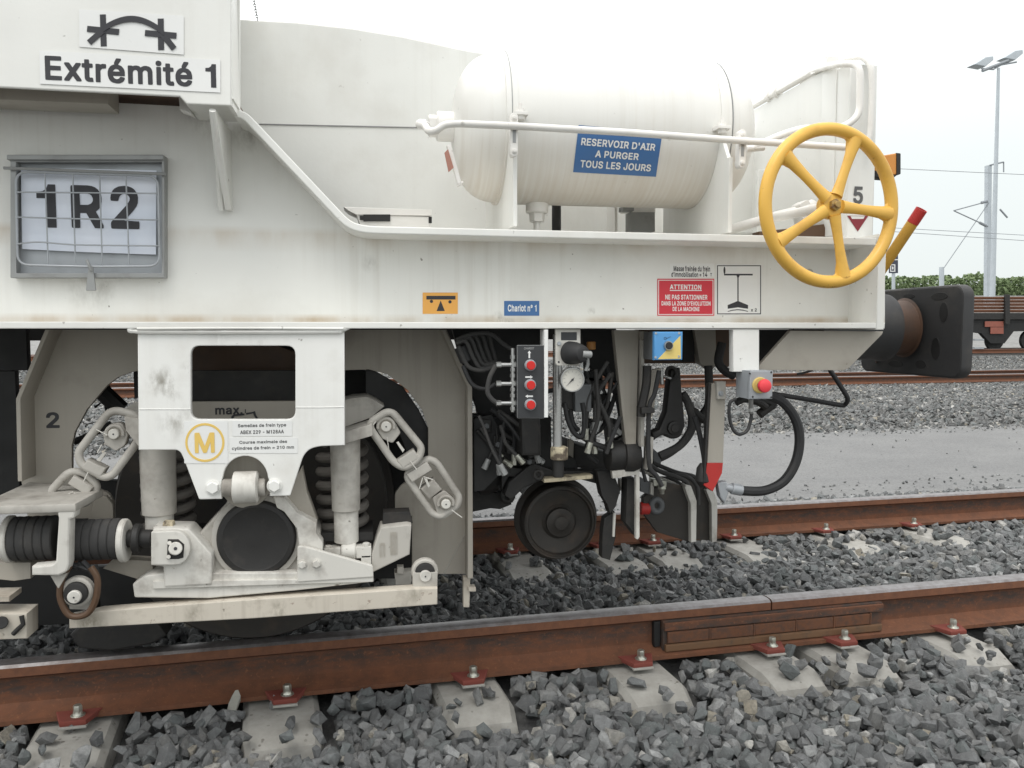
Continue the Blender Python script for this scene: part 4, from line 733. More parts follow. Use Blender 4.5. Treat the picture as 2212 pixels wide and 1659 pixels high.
# dampers
def damper(cx, ytop, ymid, ybot, w1, w2, Y, eye=True):
    k = mpp(W(cx, ymid, Y)); a, b, c = W(cx, ytop, Y), W(cx, ymid, Y), W(cx, ybot, Y); a.x = b.x = c.x = W(cx, (ymid+ybot)/2, Y).x
    d = P('damper', lathe(b, a-b, [(-.002, w1*k-.002),(0, w1*k),((a-b).length, w1*k+.003)], 40), 'bogie')
    P('inner_tube', cyl(c, b, w2*k, .002, 40), 'bogie_light', d)
    return d, c
d1, c1 = damper(345, 945, 1108, 1152, 35, 29, YF+.16)
d2, c2 = damper(748, 940, 1100, 1170, 30, 26, YF+.14)
P('damper_eye', [cyl(W(737,1190,YF+.12), W(769,1190,YF+.12), .026, .004), cyl(W(700,1192,YF+.12), W(803,1190,YF+.12), .0085)] + [box(W(x0,y0,YF+.10), W(x1,y1,YF+.14), .002) for x0,y0,x1,y1 in ((700,1185,737,1200),(769,1182,802,1197),(703,1203,722,1212),(780,1200,802,1218))], 'bogie_light', d2)
for x, y in ((709,1182),(791,1176)): P('eye_bolt', cyl(W(x,y+3,YF+.11), W(x,y-4,YF+.11), .010, segs=6), 'bogie_light', d2)
# springs
def spring(cx, ytop, ybot, rpx, wpx, turns, Y):
    a, b = W(cx, ybot, Y), W(cx, ytop, Y); k = mpp(a); n = int(turns*28); pts = []
    for i in range(n+1): q = 2*pi*turns*i/n; pts.append(Vector((a.x + rpx*k*cos(q), Y + rpx*k*sin(q), a.z + (b.z-a.z)*i/n)))
    return P('coil_spring', tube(pts, wpx*k, 10), 'spring')
spring(741, 960, 1150, 46, 10.5, 6.4, YF+.235)
spring(366, 960, 1150, 46, 10.5, 6.4, YF+.255)
P('spring_seat', plate([(676,1152),(806,1150),(806,1168),(676,1170)], YF+.14, .16), 'dark'); P('spring_seat', plate([(300,1152),(430,1150),(430,1172),(300,1172)], YF+.2, .12), 'dark')
# brake bracket with cast lettering
bk = P('brake_bracket', plate([(803,1195),(822,1140),(880,1133,3),(889,1135),(885,1198),(803,1238)], YF+.10, .09, bev=.004), 'bogie')
ink('cast_lettering', [text('0770', 820,1172,832,1205, YF+.0985, .02)], 'arch', bk)
v_, f_, s_ = text('083201', 843,1148,858,1200, YF+.098, .02)
ink('cast_lettering', (v_, f_, s_), 'arch', bk)
P('bracket_top', plate([(828,1108),(885,1105),(892,1130),(826,1136)], YF+.14, .06), 'dark', bk)
P('bracket_foot', [plate([(852,1238),(890,1236),(888,1262),(855,1264)], YF+.16, .05), plate(rectp(858,1225,872,1240), YF+.15, .03)], 'bogie', bk)
# pivots (concentric washers, nut)
def pivot(x, y, Y, r, mat1='bogie', mat2='bogie_light', parent=None):
    p = W(x, y, Y); k = mpp(p)*r; n = Vector((0,-1,0))
    d = P('pivot_housing', [lathe(p, n, [(0,k),(.016,k*.98),(.020,k*.86)], 32)], mat1, parent)
    P('pivot_ring', [lathe(p+n*.018, n, [(0,k*.74),(.012,k*.72),(.014,k*.60)], 32)], 'dark', d)
    P('pivot_pin', [cyl(p+n*.02+Vector((0,0,-.006)), p+n*.042+Vector((0,0,-.006)), k*.42)], mat2, d)
    P('centre_mark', cyl(p+n*.0415+Vector((0,0,-.006)), p+n*.0435+Vector((0,0,-.006)), k*.06, segs=12), 'ink', d)
    return d
pv = pivot(917, 1232, YF+.10, 29)
P('pivot_block', plate([(892,1238),(945,1236),(945,1271),(892,1274)], YF+.065, .05), 'bogie', None)
pv2 = pivot(171, 1275, YF+.02, 33)
P('pivot_block', plate([(146,1272),(200,1270),(196,1318),(150,1316)], YF+.05, .04), 'bogie', None)
P('hose_ring', tube(smooth_path([W(x,y,YF+.0) for x,y in ((150,1222),(134,1250),(130,1290),(146,1325),(168,1332),(192,1322),(208,1290),(210,1250),(196,1225))], 6), .0085, 10), 'brown')
P('hose_cluster', [tube(smooth_path([W(x,y,YF+.03) for x,y in pts], 6), .008, 8) for pts in (((150,1215),(165,1225),(175,1215)),((140,1235),(160,1222),(185,1228),(205,1236)),((178,1212),(190,1225),(200,1240)),((205,1222),(212,1260),(206,1300)))], 'rubber')
# ---- rubber spring stack and its hanger, at the left
Yr = YF+.07
def rubber_stack(x0, x1, yt, yb, n, side):
    cy = (yt+yb)/2; a = W(x0, cy, Yr); b = W(x1, cy, Yr); k = mpp(a); r = (yb-yt)/2*k; l = (b-a).x/n
    root = None
    for i in range(n):
        q = a + Vector((l*i, 0, 0)); o = P('rubber_disc', lathe(q, (1,0,0), [(0,r*.93),(l*.12,r*.985),(l*.5,r),(l*.88,r*.985),(l,r*.93)], 48), 'rubber_dust')
    e = a if side < 0 else b
    P('end_disc', lathe(e, (side,0,0), [(0,r*1.02),(.003,r*1.06),(.013,r*1.06),(.017,r*1.0)], 48), 'bogie_light')
rubber_stack(30, 126, 1116, 1212, 5, -1); rubber_stack(150, 262, 1123, 1212, 6, 1)
PS('stack_rod', [cyl(W(275,1163,Yr), W(330,1163,Yr), .024), cyl(W(-30,1165,Yr), W(30,1165,Yr), .014), cyl(W(288,1163,Yr), W(305,1163,Yr), .040)], 'dark')
hz = W(0, 1082, YF-.03).z
tp = P('bracket_top_plate', oplate([(W(-60,1080,YF-.03).x, YF-.03, W(100,1090,YF-.03).z), (W(163,1100,YF-.03).x, YF-.03, W(100,1090,YF-.03).z), (W(163,1100,YF-.03).x+.008, YF+.17, W(100,1090,YF-.03).z), (W(-60,1080,YF-.03).x, YF+.32, W(100,1090,YF-.03).z)], (0,0,-.022), .004), 'bogie')
P('bracket_front', plate([(122,1100),(164,1098,6),(160,1120,8),(151,1122),(149,1218),(144,1236,6),(126,1244),(68,1243),(68,1224),(112,1220,8),(120,1212),(126,1120)], YF-.028, .045, bev=.005), 'bogie_light')
P('bracket_web', [plate([(108,1243),(146,1238),(126,1273,4)], YF-.01, .02)], 'bogie')
P('side_casting', plate([(-40,1215),(66,1215),(66,1250),(30,1255),(-40,1248)], YF+.08, .10), 'arch')
P('side_casting', plate([(245,1208),(330,1212),(330,1262),(300,1252),(222,1228)], YF+.12, .05), 'arch')
PS('lower_left_casting', [plate([(-40,1325),(58,1325),(58,1380),(-40,1384)], YF+.02, .08, bev=.004), plate([(-40,1290),(20,1288),(20,1300),(-40,1302)], YF+.02, .08)], 'beam')
PS('casting_bolt', [cyl(W(3,1345,YF+.02), W(3,1345,YF-.0), .016), tube([W(46,1330,YF+.015), W(50,1348,YF+.012), W(40,1358,YF+.012), W(28,1370,YF+.012)], .006, 8)], 'dark')
P('rounded_bracket', plate([(195,1180),(188,1130),(205,1080),(226,1068,20),(243,1090),(245,1125),(244,1160)], YA-.03, .02), 'arch')
# ---- safety chains of long links
def link(px, r, Y): return P('chain_link', tube(round_path([W(x,y,Y) for x,y in px], .026, True, 6), r*1.13, 12, True), 'bogie')
def roll(x0, y0, x1, y1, wpx, Y):
    a, b = W(x0,y0,Y), W(x1,y1,Y); d = (b-a).normalized(); n = d.cross(Vector((0,1,0))); h = n*wpx*mpp(a)/2
    return P('shackle_block', oplate([a-h, b-h, b+h, a+h], (0,.045,0), .004), 'bogie')
def cotter(pts, Y): return PS('split_pin', [tube([W(x,y,Y) for x,y in q], .0016, 6) for q in pts], 'bogie_light')
def nut(x, y, Y, r=13):
    p = W(x,y,Y); k = mpp(p)*r; d = P('shackle_pin', [lathe(p+Vector((0,.03,0)), (0,-1,0), [(0,k*1.25),(.022,k*1.22),(.026,k*1.1)], 28)], 'arch')
    P('pin_head', cyl(p+Vector((0,.006,0)), p-Vector((0,.010,0)), k*.86), 'bogie_light', d); P('pin_centre', cyl(p-Vector((0,.009,0)), p-Vector((0,.0115,0)), k*.13, segs=12), 'ink', d)
    P('pin_clip', tube([p+Vector((k*1.35*cos(q), .002, k*1.35*sin(q))) for q in np.linspace(-.3, pi+.3, 16)], .0048, 8), 'bogie', d)
Yc = YF+.13
link([(793,916),(843,884),(912,968),(904,992),(874,1012),(850,998)], .0098, Yc)
link([(874,1024),(926,990),(944,1000),(992,1074),(988,1092),(952,1116),(934,1110)], .0098, Yc+.02)
roll(864,1004,900,980, 22, Yc-.012); roll(884,1034,928,1006, 22, Yc+.0)
roll(918,1068,946,1046, 30, Yc+.01)
PS('shackle_eye', [plate([(812,925),(828,898,8),(850,905,8),(866,935,4),(848,958,5),(826,948)], Yc+.005, .03, bev=.003), plate([(934,1075),(960,1058,8),(984,1080,8),(980,1108,5),(958,1122,4),(944,1108)], Yc+.012, .03, bev=.003)], 'bogie')
nut(834, 921, Yc); nut(963, 1088, Yc+.004, 12)
cotter([[(836,944),(840,972)], [(886,996),(900,1014)], [(915,1030),(935,1036)], [(913,1032),(906,1056)], [(976,1102),(998,1118)], [(806,918),(812,910)]], Yc-.02)
PS('split_tab', [plate([(856,956),(861,954),(874,972),(870,978)], Yc-.012, .006), plate([(916,1034),(922,1034),(929,1050),(925,1054)], Yc-.008, .006)], 'bogie_light')
link([(302,898),(240,884),(168,978),(176,1004),(226,1032),(244,1026),(302,948)], .0098, Yc)
link([(104,1066),(150,1018),(184,1020),(210,1048),(206,1066),(180,1092)], .0098, Yc+.02)
roll(182,1002,222,1022, 22, Yc-.012); roll(152,1036,194,1062, 22, Yc+.0)
P('shackle_eye', plate([(222,940),(236,915,8),(262,912,8),(276,940),(270,962,4),(250,975,4),(226,960)], Yc+.005, .03, bev=.003), 'bogie')
nut(247, 937, Yc)
cotter([[(208,928),(232,940)], [(220,960),(210,978)], [(190,1020),(180,1042)], [(158,1062),(140,1071)], [(160,1064),(170,1078)]], Yc-.02)
P('split_tab', plate([(224,976),(230,978),(216,998),(208,994)], Yc-.012, .006), 'bogie_light')
# ---- wheelset, dark gear and black backing under the floor
wc = W(556, 1160, 2.86); wc.z = .43
P('running_wheel', lathe(wc+Vector((0,-.07,0)), (0,1,0), [(0,.36),(.004,.40),(.004,.425),(.010,.430),(.09,.433),(.105,.455),(.125,.458),(.135,.44)], 72), 'wheel')
P('wheel_web', lathe(wc+Vector((0,-.055,0)), (0,-1,0), [(0,.37),(.005,.12),(.05,.11)], 48), 'dark')
P('axle', cyl(wc, wc+Vector((0,1.5,0)), .085), 'dark')
P('running_wheel', lathe(wc+Vector((0,1.46,0)), (0,1,0), [(0,.458),(.03,.455),(.045,.433),(.13,.43),(.134,.36)], 48), 'wheel')
PS('brake_shoe', [plate([(150,1372),(170,1352),(340,1345),(360,1372),(330,1392),(240,1408),(170,1402)], 2.72, .09, bev=.008), plate([(180,1300),(205,1300),(215,1380),(190,1385)], 2.74, .05)], 'dark')
PS('rigging_and_backing', [box(W(310,712,3.05), W(740,1240,3.05)+Vector((0,.06,0))), box(W(-80,700,2.80), W(60,800,2.80)+Vector((0,.03,0))), box(W(-80,802,2.81), W(44,1085,2.81)+Vector((0,.03,0))), tube([W(-40,1000,2.9), W(40,960,2.9), W(120,905,2.9)], .025, 8)], 'black')  # black boxes added to put shade in the gaps behind, plus one rod
PS('brake_rod', [tube([W(190,800,2.8), W(225,850,2.8), W(262,885,2.8)], .028, 8), tube([W(205,880,2.8), W(225,865,2.8), W(232,900,2.8)], .004, 6), tube([W(160,955,2.75), W(205,935,2.75), W(240,915,2.75)], .010, 8), box(W(288,800,2.75), W(300,860,2.75)+Vector((0,.03,0)))], 'black')
PS('bogie_dark_backing', [plate([(150,1040),(310,1040),(310,1240),(245,1215),(150,1120)], 2.95, .05), plate([(740,800),(795,800),(860,845),(912,900),(925,1020),(925,1250),(740,1250)], 2.95, .05, [rectp(809,815,817,852)]), box(W(-80,1240,3.1), W(380,1335,3.1)+Vector((0,.05,0)))], 'black')  # black plates added behind the bogie where only deep shade shows
P('arch_opening_backing', plate([(790,790),(870,835),(905,885),(925,925),(925,1020),(900,1030),(860,930),(790,880)], YA+.03, .01), 'black')  # black plate just behind the right arch opening
# ------------------------------------------------------------------ hopper body, bulkhead and reservoir above the deck
hop = [(505,40),(560,43),(640,47),(760,60),(870,78),(1010,108),(1110,124),(1200,146),(1330,185),(1450,224),(1640,290),(1640,505),(505,505)]
hopper = P('hopper_body', plate(hop, 3.05, 1.9, bev=.006), 'hopper')
P('body_seam', tube([W(560,268,3.048), W(930,276,3.048)], .0022, 6), 'greyprint', hopper)
P('drain_cover', [plate([(742,447),(932,453),(932,466),(770,464),(752,455)], 2.74, .10), plate([(770,464),(930,468),(930,492),(780,492)], 2.745, .09)], 'pipe')
PS('slot', [plate(rectp(785,463,843,478), 2.738, .004), plate(rectp(777,466,786,475), 2.7385, .004), plate(rectp(926,468,933,482), 2.738, .004)], 'black')
P('deck_post', cyl(W(1202,500,2.85), W(1202,430,2.85), .016), 'buffer')
PS('deck_box', [plate(rectp(1362,458,1415,500), 2.84, .06), plate([(1345,446),(1370,447),(1370,455),(1345,455)], 2.83, .05)], 'steel')
P('deck_box_upper', plate(rectp(1348,425,1416,458), 2.90, .05), 'pipe')
P('deck_divider', plate([(1328,430),(1334,430),(1334,500),(1328,500)], 2.86, .1), 'pipe')
# transverse bulkhead at the end, with corner column
XB = W(1815,300,2.45).x; zt = W(1830,132,2.47).z; zb = W(1820,506,2.45).z
bh = P('end_bulkhead', box((XB, 2.47, zb-.02), (XB+.05, 5.0, zt-.005), .004), 'hopper')
P('corner_column', box((XB-.004, 2.40, zb-.03), (W(1893,300,2.40).x, 2.468, W(1850,137,2.40).z), .006), 'hopper', bh)
P('column_fold', box((XB-.003, 2.475, zb), (XB+.0, 2.56, zt-.006), .001), 'hopper', bh)
P('bulkhead_rib', box((XB-.03, 2.95, zb), (XB-.001, 2.97, zt-.25), .002), 'hopper', bh)
P('bulkhead_cap', box((XB-.012, 2.52, zt-.001), (XB+.03, 2.62, zt+.03), .003), 'pipe', bh)
P('top_rail', tube([(XB, 2.62, zt+.012), (XB, 4.9, zt+.012)], .012, 10), 'pipe', bh)
for y in (2.86, 2.92): P('rail_clamp', cyl((XB, y, zt+.012), (XB, y+.02, zt+.012), .019), 'pipe', bh)
# number 5 and its red triangles
Yn = 2.3985
ink('number_print', text('5', 1843,403,1865,440, Yn, .02), 'greyink', None)
ink('triangle_mark', plate([(1830,466),(1876,466),(1853,500)], Yn, .0005, [[(1837,466.6),(1869,466.6),(1865.5,473),(1840.5,473)]], .0001), 'maroon', None)
# reservoir
RY, RR = 2.62, .228; RC = W(1300, 289, RY); RZ = RC.z; X0, X1 = .415, 1.065
res = P('air_reservoir', lathe((X0, RY, RZ), (1,0,0), [(0,RR-.004),(.002,RR),(X1-X0-.002,RR),(X1-X0,RR-.004)], 72), 'res')
P('reservoir_end', dome((X0, RY, RZ), (-1,0,0), RR-.0035, .150, 64), 'res', res); P('reservoir_end', dome((X1, RY, RZ), (1,0,0), RR-.0035, .150, 64), 'res', res)
for x in (X0, X1): P('strap', lathe((x-.017, RY, RZ), (1,0,0), [(0,RR),(.0005,RR+.0035),(.0335,RR+.0035),(.034,RR)], 72), 'res', res)
P('seam_line', lathe((X0-.002, RY, RZ), (1,0,0), [(0,RR-.001),(0,RR+.0046),(.0025,RR+.0046),(.0025,RR-.001)], 72), 'steel', res)
P('seam_line', lathe((X1+.018, RY, RZ), (1,0,0), [(0,RR-.003),(0,RR+.0040),(.0025,RR+.0040),(.0025,RR-.003)], 72), 'steel', res)
P('end_boss', [cyl((X0-.20, RY-.01, RZ), (X0-.12, RY-.01, RZ), .045)], 'pipe', res)
P('end_nut', lathe((X0-.225, RY-.01, RZ), (1,0,0), [(0,.030),(.003,.034),(.03,.034)], 6), 'pipe', res)
bp = W(1160, 441, RY)
P('drain_boss', [cyl((bp.x, RY, RZ-RR-.028), (bp.x, RY, RZ-RR+.03), .036, .004)], 'pipe', res)
P('drain_valve', [lathe((bp.x, RY, RZ-RR-.055), (0,0,1), [(0,.024),(.028,.026)], 6), cyl((bp.x, RY, RZ-RR-.10), (bp.x, RY, RZ-RR-.05), .011)], 'pipe', res)
def hitcyl(x, y, r):
    d = ray(x, y); o = CAM; a = d.y**2+d.z**2; b = 2*(d.y*(o.y-RY)+d.z*(o.z-RZ)); c = (o.y-RY)**2+(o.z-RZ)**2-r*r
    t = (-b-sqrt(b*b-4*a*c))/(2*a); return o+d*t
Q = [Vector(q) for q in ((1250,270),(1431,287),(1417,382),(1238,372))]
def bil(a, b): return Q[0]*(1-a)*(1-b)+Q[1]*a*(1-b)+Q[2]*a*b+Q[3]*(1-a)*b
vs = []; fs = []
for j in range(21):
    for i in range(21): vs.append(hitcyl(*bil(i/20, j/20), RR+.0012))
for j in range(20):
    for i in range(20): a = j*21+i; fs.append((a, a+1, a+22, a+21))
rs = P('reservoir_label', (vs, fs, True), 'blue', res)
for tx, a0_, a1_, b0, b1 in (("RESERVOIR D'AIR", .055,.94,.26,.42), ('A PURGER', .24,.76,.50,.655), ('TOUS LES JOURS', .075,.925,.73,.89)):
    v, f = textmesh(tx, .022); ink('lettering', ([hitcyl(*bil(a0_+(a1_-a0_)*p, b1+(b0-b1)*q), RR+.0030+e) for p, q, e in v], f, False), 'whiteink', rs)
# saddles, clamps
for xe, yt_, yb_, Yk in ((1112,338,488,2.33),(1577,362,502,2.33)):
    f0 = W(xe, (yt_+yb_)/2, Yk); z1 = W(xe, yt_, Yk).z; z0 = W(xe, yb_, Yk).z
    # plate across the tank with the round seat cut out of it
    arcp = [(RY-RR*cos(q)*1.003, RZ-RR*sin(q)*1.003) for q in np.linspace(.18, pi-.18, 18)]
    pts = [(Yk, z0)] + [(Yk, z1+.03), (Yk+.012, z1+.03)] + [p for p in arcp if p[0] > Yk+.012] + [(RY+.26, RZ-.04), (RY+.26, z0)]
    pr = oplate([(f0.x-.005, y, z) for y, z in pts], (.012, 0, 0), .001)
    sd = P('saddle_plate', pr, 'white'); 
def clamp(xc, y0, y1, Yk):
    p0, p1 = W(xc, y0, Yk), W(xc, y1, Yk); w = .0105; X = p0.x
    lp = [(X+w*cos(a), p0.z-w+w*sin(a)) for a in np.linspace(0, pi, 9)] + [(X+w*cos(a), p1.z+w+w*sin(a)) for a in np.linspace(pi, 2*pi, 9)]
    c = P('pipe_clamp', oplate([(x, Yk, z) for x, z in lp], (0,.028,0), .002), 'pipe')
    for z in (p0.z-w-.004, p1.z+w+.004): P('clamp_bolt', [cyl((X, Yk+.001, z), (X, Yk-.004, z), .0072, segs=16), cyl((X, Yk-.0035, z), (X, Yk-.007, z), .0045, segs=6)], 'pipe', c)
    zc = (p0.z+p1.z)/2; P('clamp_slot', box((X-.0045, Yk-.001, zc-.022), (X+.0045, Yk+.002, zc+.022), .0004), 'steel', c)
clamp(1111, 243, 338, 2.28); clamp(1605, 279, 363, 2.28)
for xn, yn in ((1124,246),(1560,276)):
    p = W(xn, yn, 2.37); P('strap_bracket', box(p+Vector((-.020,-.018,-.006)), p+Vector((.020,.03,.004)), .002), 'pipe'); P('strap_bolt', [lathe(p+Vector((0,0,.003)), (0,0,1), [(0,.012),(.012,.012)], 6), cyl(p, p+Vector((0,0,.030)), .005), lathe(p-Vector((0,0,.004)), (0,0,-1), [(0,.015),(.012,.013)], 6)], 'pipe')
# handrail pipe along the reservoir, second pipe with its bends
Yp = 2.272
P('handrail_pipe', tube(round_path([W(916,268,Yp+.09), W(926,284,Yp+.02), W(941,284,Yp), W(958,270,Yp), W(985,267,Yp), W(1107,272,Yp), W(1350,286,Yp), W(1600,304,Yp), W(1850,320,Yp)], .03), .0100, 14), 'pipe')
P('pipe_end_nut', [lathe(W(905,268,Yp+.11), (1,.0,0), [(0,.014),(.018,.014)], 6), cyl(W(905,268,Yp+.11), W(922,272,Yp+.07), .012)], 'pipe')
P('handrail_pipe', tube(round_path([W(1622,322,Yp+.05), W(1675,296,Yp+.05), W(1735,276,Yp+.05), W(1815,280,Yp+.05), W(1857,250,Yp+.05), W(1858,200,Yp+.05), W(1858,138,Yp+.05), (W(1842,122,Yp+.05).x, Yp+.12, W(1842,122,Yp+.05).z), (XB-.002, 2.60, zt+.012), (XB, 2.70, zt+.012)], .05), .0105, 14), 'pipe')
P('handrail_pipe', tube(round_path([(XB+.03,2.75,zt+.012),(XB+.04,2.52,zt+.018),W(1862,121,2.40),W(1882,140,2.37),W(1884,200,2.37),W(1880,285,2.37),W(1873,318,2.37)], .035), .0095, 12), 'pipe')
P('rail_foot', tube([W(1612,322,Yp+.05), W(1650,318,Yp+.05)], .010, 10), 'pipe')
tagp = P('purge_tag', [oplate([W(966,313,2.40), W(974,312,2.40), W(998,398,2.40), W(990,401,2.40)], (0,.03,0), .001), tube([W(990,398,2.40), W(999,394,2.42)], .004, 8)], 'pipe')
P('tag_plate', oplate([W(960,330,2.39), W(968,322,2.39), W(980,362,2.39), W(969,372,2.39)], (0,.004,0), .0005), paint('faded_red_tag', (.42,.20,.15), amt=.3, rough=.6), tagp)
P('grey_duct', [tube([W(1570,498,2.62), W(1680,466,2.62), W(1738,452,2.62)], .016, 14), cyl(W(1733,458,2.60), W(1760,446,2.60), .026)], 'pipe')
P('duct_block', plate([(1728,440,4),(1745,430,5),(1758,450),(1752,495),(1738,495)], 2.58, .06), 'pipe')
P('oily_deck_edge', plate([(1640,500),(1700,494),(1780,484),(1790,512),(1640,508)], 2.52, .05), 'brown')
# ------------------------------------------------------------------ yellow handwheel
HC_ = W(1793, 445, 2.14); ph = radians(8); hn = Vector((sin(ph), -cos(ph), 0)); hx = Vector((cos(ph), sin(ph), 0)); hz_ = Vector((0,0,1)); kw = mpp(HC_)
def hp2(r, a, dn=0): return HC_ + hx*(r*cos(a)) + hz_*(r*sin(a)) + hn*dn
RW = 163*kw
hw = P('handwheel', tube([hp2(RW, 2*pi*i/96) for i in range(96)], 14.0*kw, 16, True), 'yellow')
for i in range(5):
    a = radians(68+72*i); n = 22; pts = []; rs_ = []
    for j in range(n+1):
        t = j/n; r = .028 + (RW-.028-.009)*t; pts.append(hp2(r, a, .012*(1-t))); rs_.append(.0185 - .0040*sin(pi*min(t*1.15,1)) + .0045*max(0,(t-.80)/.20)**2)
    d = tube(pts, rs_, 14); f = hn; d = ([v - f*((v-HC_).dot(f)-.012)*.35 for v in d[0]], d[1], d[2])
    # webs that flare into the rim
    P('spoke', d, 'yellow', hw)
    for sg in (-1, 1):
        wq = [hp2(RW-.002, a+sg*.02), hp2(RW-.002, a+sg*.26), hp2(RW-.022, a+sg*.115), hp2(RW-.055, a+sg*.065)]
        P('spoke_fillet', oplate([q+hn*.006 for q in (wq if sg < 0 else wq[::-1])], -hn*.012, .004), 'yellow', hw)
P('wheel_hub', lathe(HC_-hn*.02, hn, [(0,.030),(.01,.036),(.026,.038),(.028,.032),(.034,.031),(.036,.026)], 40), 'yellow', hw)
P('hub_nut', [lathe(HC_+hn*.014, hn, [(0,.017),(.012,.0165),(.014,.012)], 6), cyl(HC_+hn*.02, HC_+hn*.034, .009)], M['fishblock'] if False else paint('corroded_brass_nut', (.38,.24,.07), dirt=(.12,.06,.03), amt=.9, rough=.6, scale=60, low=(.45,.6)), hw)
P('wheel_shaft', cyl(HC_-hn*.012, HC_-hn*.30, .014), 'pipe', hw)
# yellow and red tube, amber lamp
ta, tb, tm = W(1900,588,2.62), W(1991,452,2.50), W(1970,483,2.53)
ta = ta.lerp(tb, -.05); ty = P('crank_tube', cyl(ta, ta.lerp(tb,.80), .0185, .0005), 'tubeyellow')
dr = (tb-ta).normalized(); q = ta.lerp(tb,.80)
P('red_sleeve', lathe(q, dr, [(0,.0186),(.0005,.0192),((tb-q).length,.0192),((tb-q).length,.0165),((tb-q).length-.05,.0162)], 36), 'redpaint', ty)
P('tube_bore', cyl(q+dr*((tb-q).length-.052), q+dr*((tb-q).length-.05), .0162), 'dark', ty)
al = P('marker_lamp', plate([(1893,338),(1938,330,3),(1945,334,3),(1945,374,3),(1930,379),(1893,371)], 2.50, .05, bev=.004), 'amber')
P('lamp_frame', [plate([(1937,330),(1946,331,2),(1946,376,2),(1937,379)], 2.497, .056), plate([(1893,368),(1938,378),(1930,385),(1893,382)], 2.495, .05)], 'dark', al)
# ------------------------------------------------------------------ buffer and end bracket
wdg = [(1708,714),(1908,716),(1906,722,3),(1836,793,6),(1825,800,6),(1640,800,4),(1640,790)]
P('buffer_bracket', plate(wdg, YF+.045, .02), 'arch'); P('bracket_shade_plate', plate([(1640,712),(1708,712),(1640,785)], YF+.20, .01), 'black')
XH = W(2085,620,2.56).x; by = 2.865; bz = 1.025; 
bs = W(1900,700,by)
sh = P('buffer_housing', lathe((1.60, by, bz), (1,0,0), [(0,.125),(.15,.125),(.25,.119),(.285,.121),(.30,.127),(.318,.125),(.322,.096)], 56), 'buffer')
P('buffer_plunger', lathe((1.83, by, bz), (1,0,0), [(0,.096),(.10,.098),(XH-1.85,.103),(XH-1.845,.112)], 56), 'plunger', sh)
y0b, y1b, z0b, z1b = 2.565, 3.165, bz-.178, bz+.150
hb = []
for cy, cz, q0 in ((y0b,z1b,0),(y1b,z1b,1),(y1b,z0b,2),(y0b,z0b,3)):
    r = .045; sy = 1 if cy == y0b else -1; sz = -1 if cz == z1b else 1
    for j in range(7):
        a = j/6*pi/2; aa = a if q0 in (0, 2) else pi/2-a; hb.append((cy+sy*r*(1-cos(aa)), cz+sz*r*(1-sin(aa))))
P('buffer_head', oplate([(XH, y, z) for y, z in hb], (.045,0,0), .008), 'buffer', sh)
for y, z, ry, rz in ((2.69,bz+.112,.045,.014),(2.86,bz+.118,.035,.010),(2.665,bz+.055,.022,.036),(2.70,bz-.075,.024,.04),(2.78,bz-.135,.03,.016),(2.93,bz-.14,.045,.012)):
    P('head_recess', oplate([(XH-.001, y+ry*cos(a), z+rz*sin(a)) for a in np.linspace(0, 2*pi, 18, endpoint=False)], (.004,0,0), .001), 'black', sh)
P('head_rib', oplate([(XH-.002, by+.10, bz-.06), (XH-.002, by+.20, bz-.13), (XH-.02, by+.15, bz-.11), (XH-.05, by+.09, bz-.07)], (0,.014,.014), .003), 'plunger', sh)
# ------------------------------------------------------------------ control panel, gauge, boxes under the sill
sp = P('panel_bracket', plate(rectp(1176,712,1184,902,1), YF-.005, .06, bev=.001), 'vinyl')
cp = P('control_panel', plate(rectp(1118,746,1176,903,2), YF-.0, .03, bev=.0015), 'panelblack')
P('panel_edge', plate(rectp(1117.5,745.5,1176,903.5,2), YF+.001, .004, bev=.0005), 'steel', cp)
ink('lettering', text('CHARIOT', 1132,750,1154,755, YF-.0008, .005), 'greyprint', cp)
def arrow(x, y, dx, dy):
    w, l, h, hw_ = 1.7, 8.2, 5.5, 3.8; d = Vector((dx, dy)); n = Vector((-dy, dx)); c = Vector((x, y)); p = [c-d*l-n*w, c+d*(l-h)-n*w, c+d*(l-h)-n*hw_, c+d*l, c+d*(l-h)+n*hw_, c+d*(l-h)+n*w, c-d*l+n*w]
    return ink('arrow_print', plate([tuple(q) for q in p], YF-.0006, .0005, bev=.0001), 'whiteink', cp)
arrow(1143.5, 765.5, 0, -1); arrow(1143, 814.5, 1, 0); arrow(1143, 856, -1, 0)
for x, y in ((1145,789),(1145,831.5),(1145,874)):
    p = W(x, y, YF); b_ = P('push_button_ring', lathe(p, (0,-1,0), [(0,.0165),(.006,.0165),(.010,.0150),(.0125,.0140)], 32), 'boxgrey', cp)
    P('push_button', lathe(p+Vector((0,-.008,0)), (0,-1,0), [(0,.0125),(.007,.0125),(.009,.011)], 32), 'button', b_)
for x, y in ((1156,860),(1145,892),(1157,778)): P('panel_screw', cyl(W(x,y,YF), W(x,y,YF-.001), .0022, segs=10), 'ink', cp)
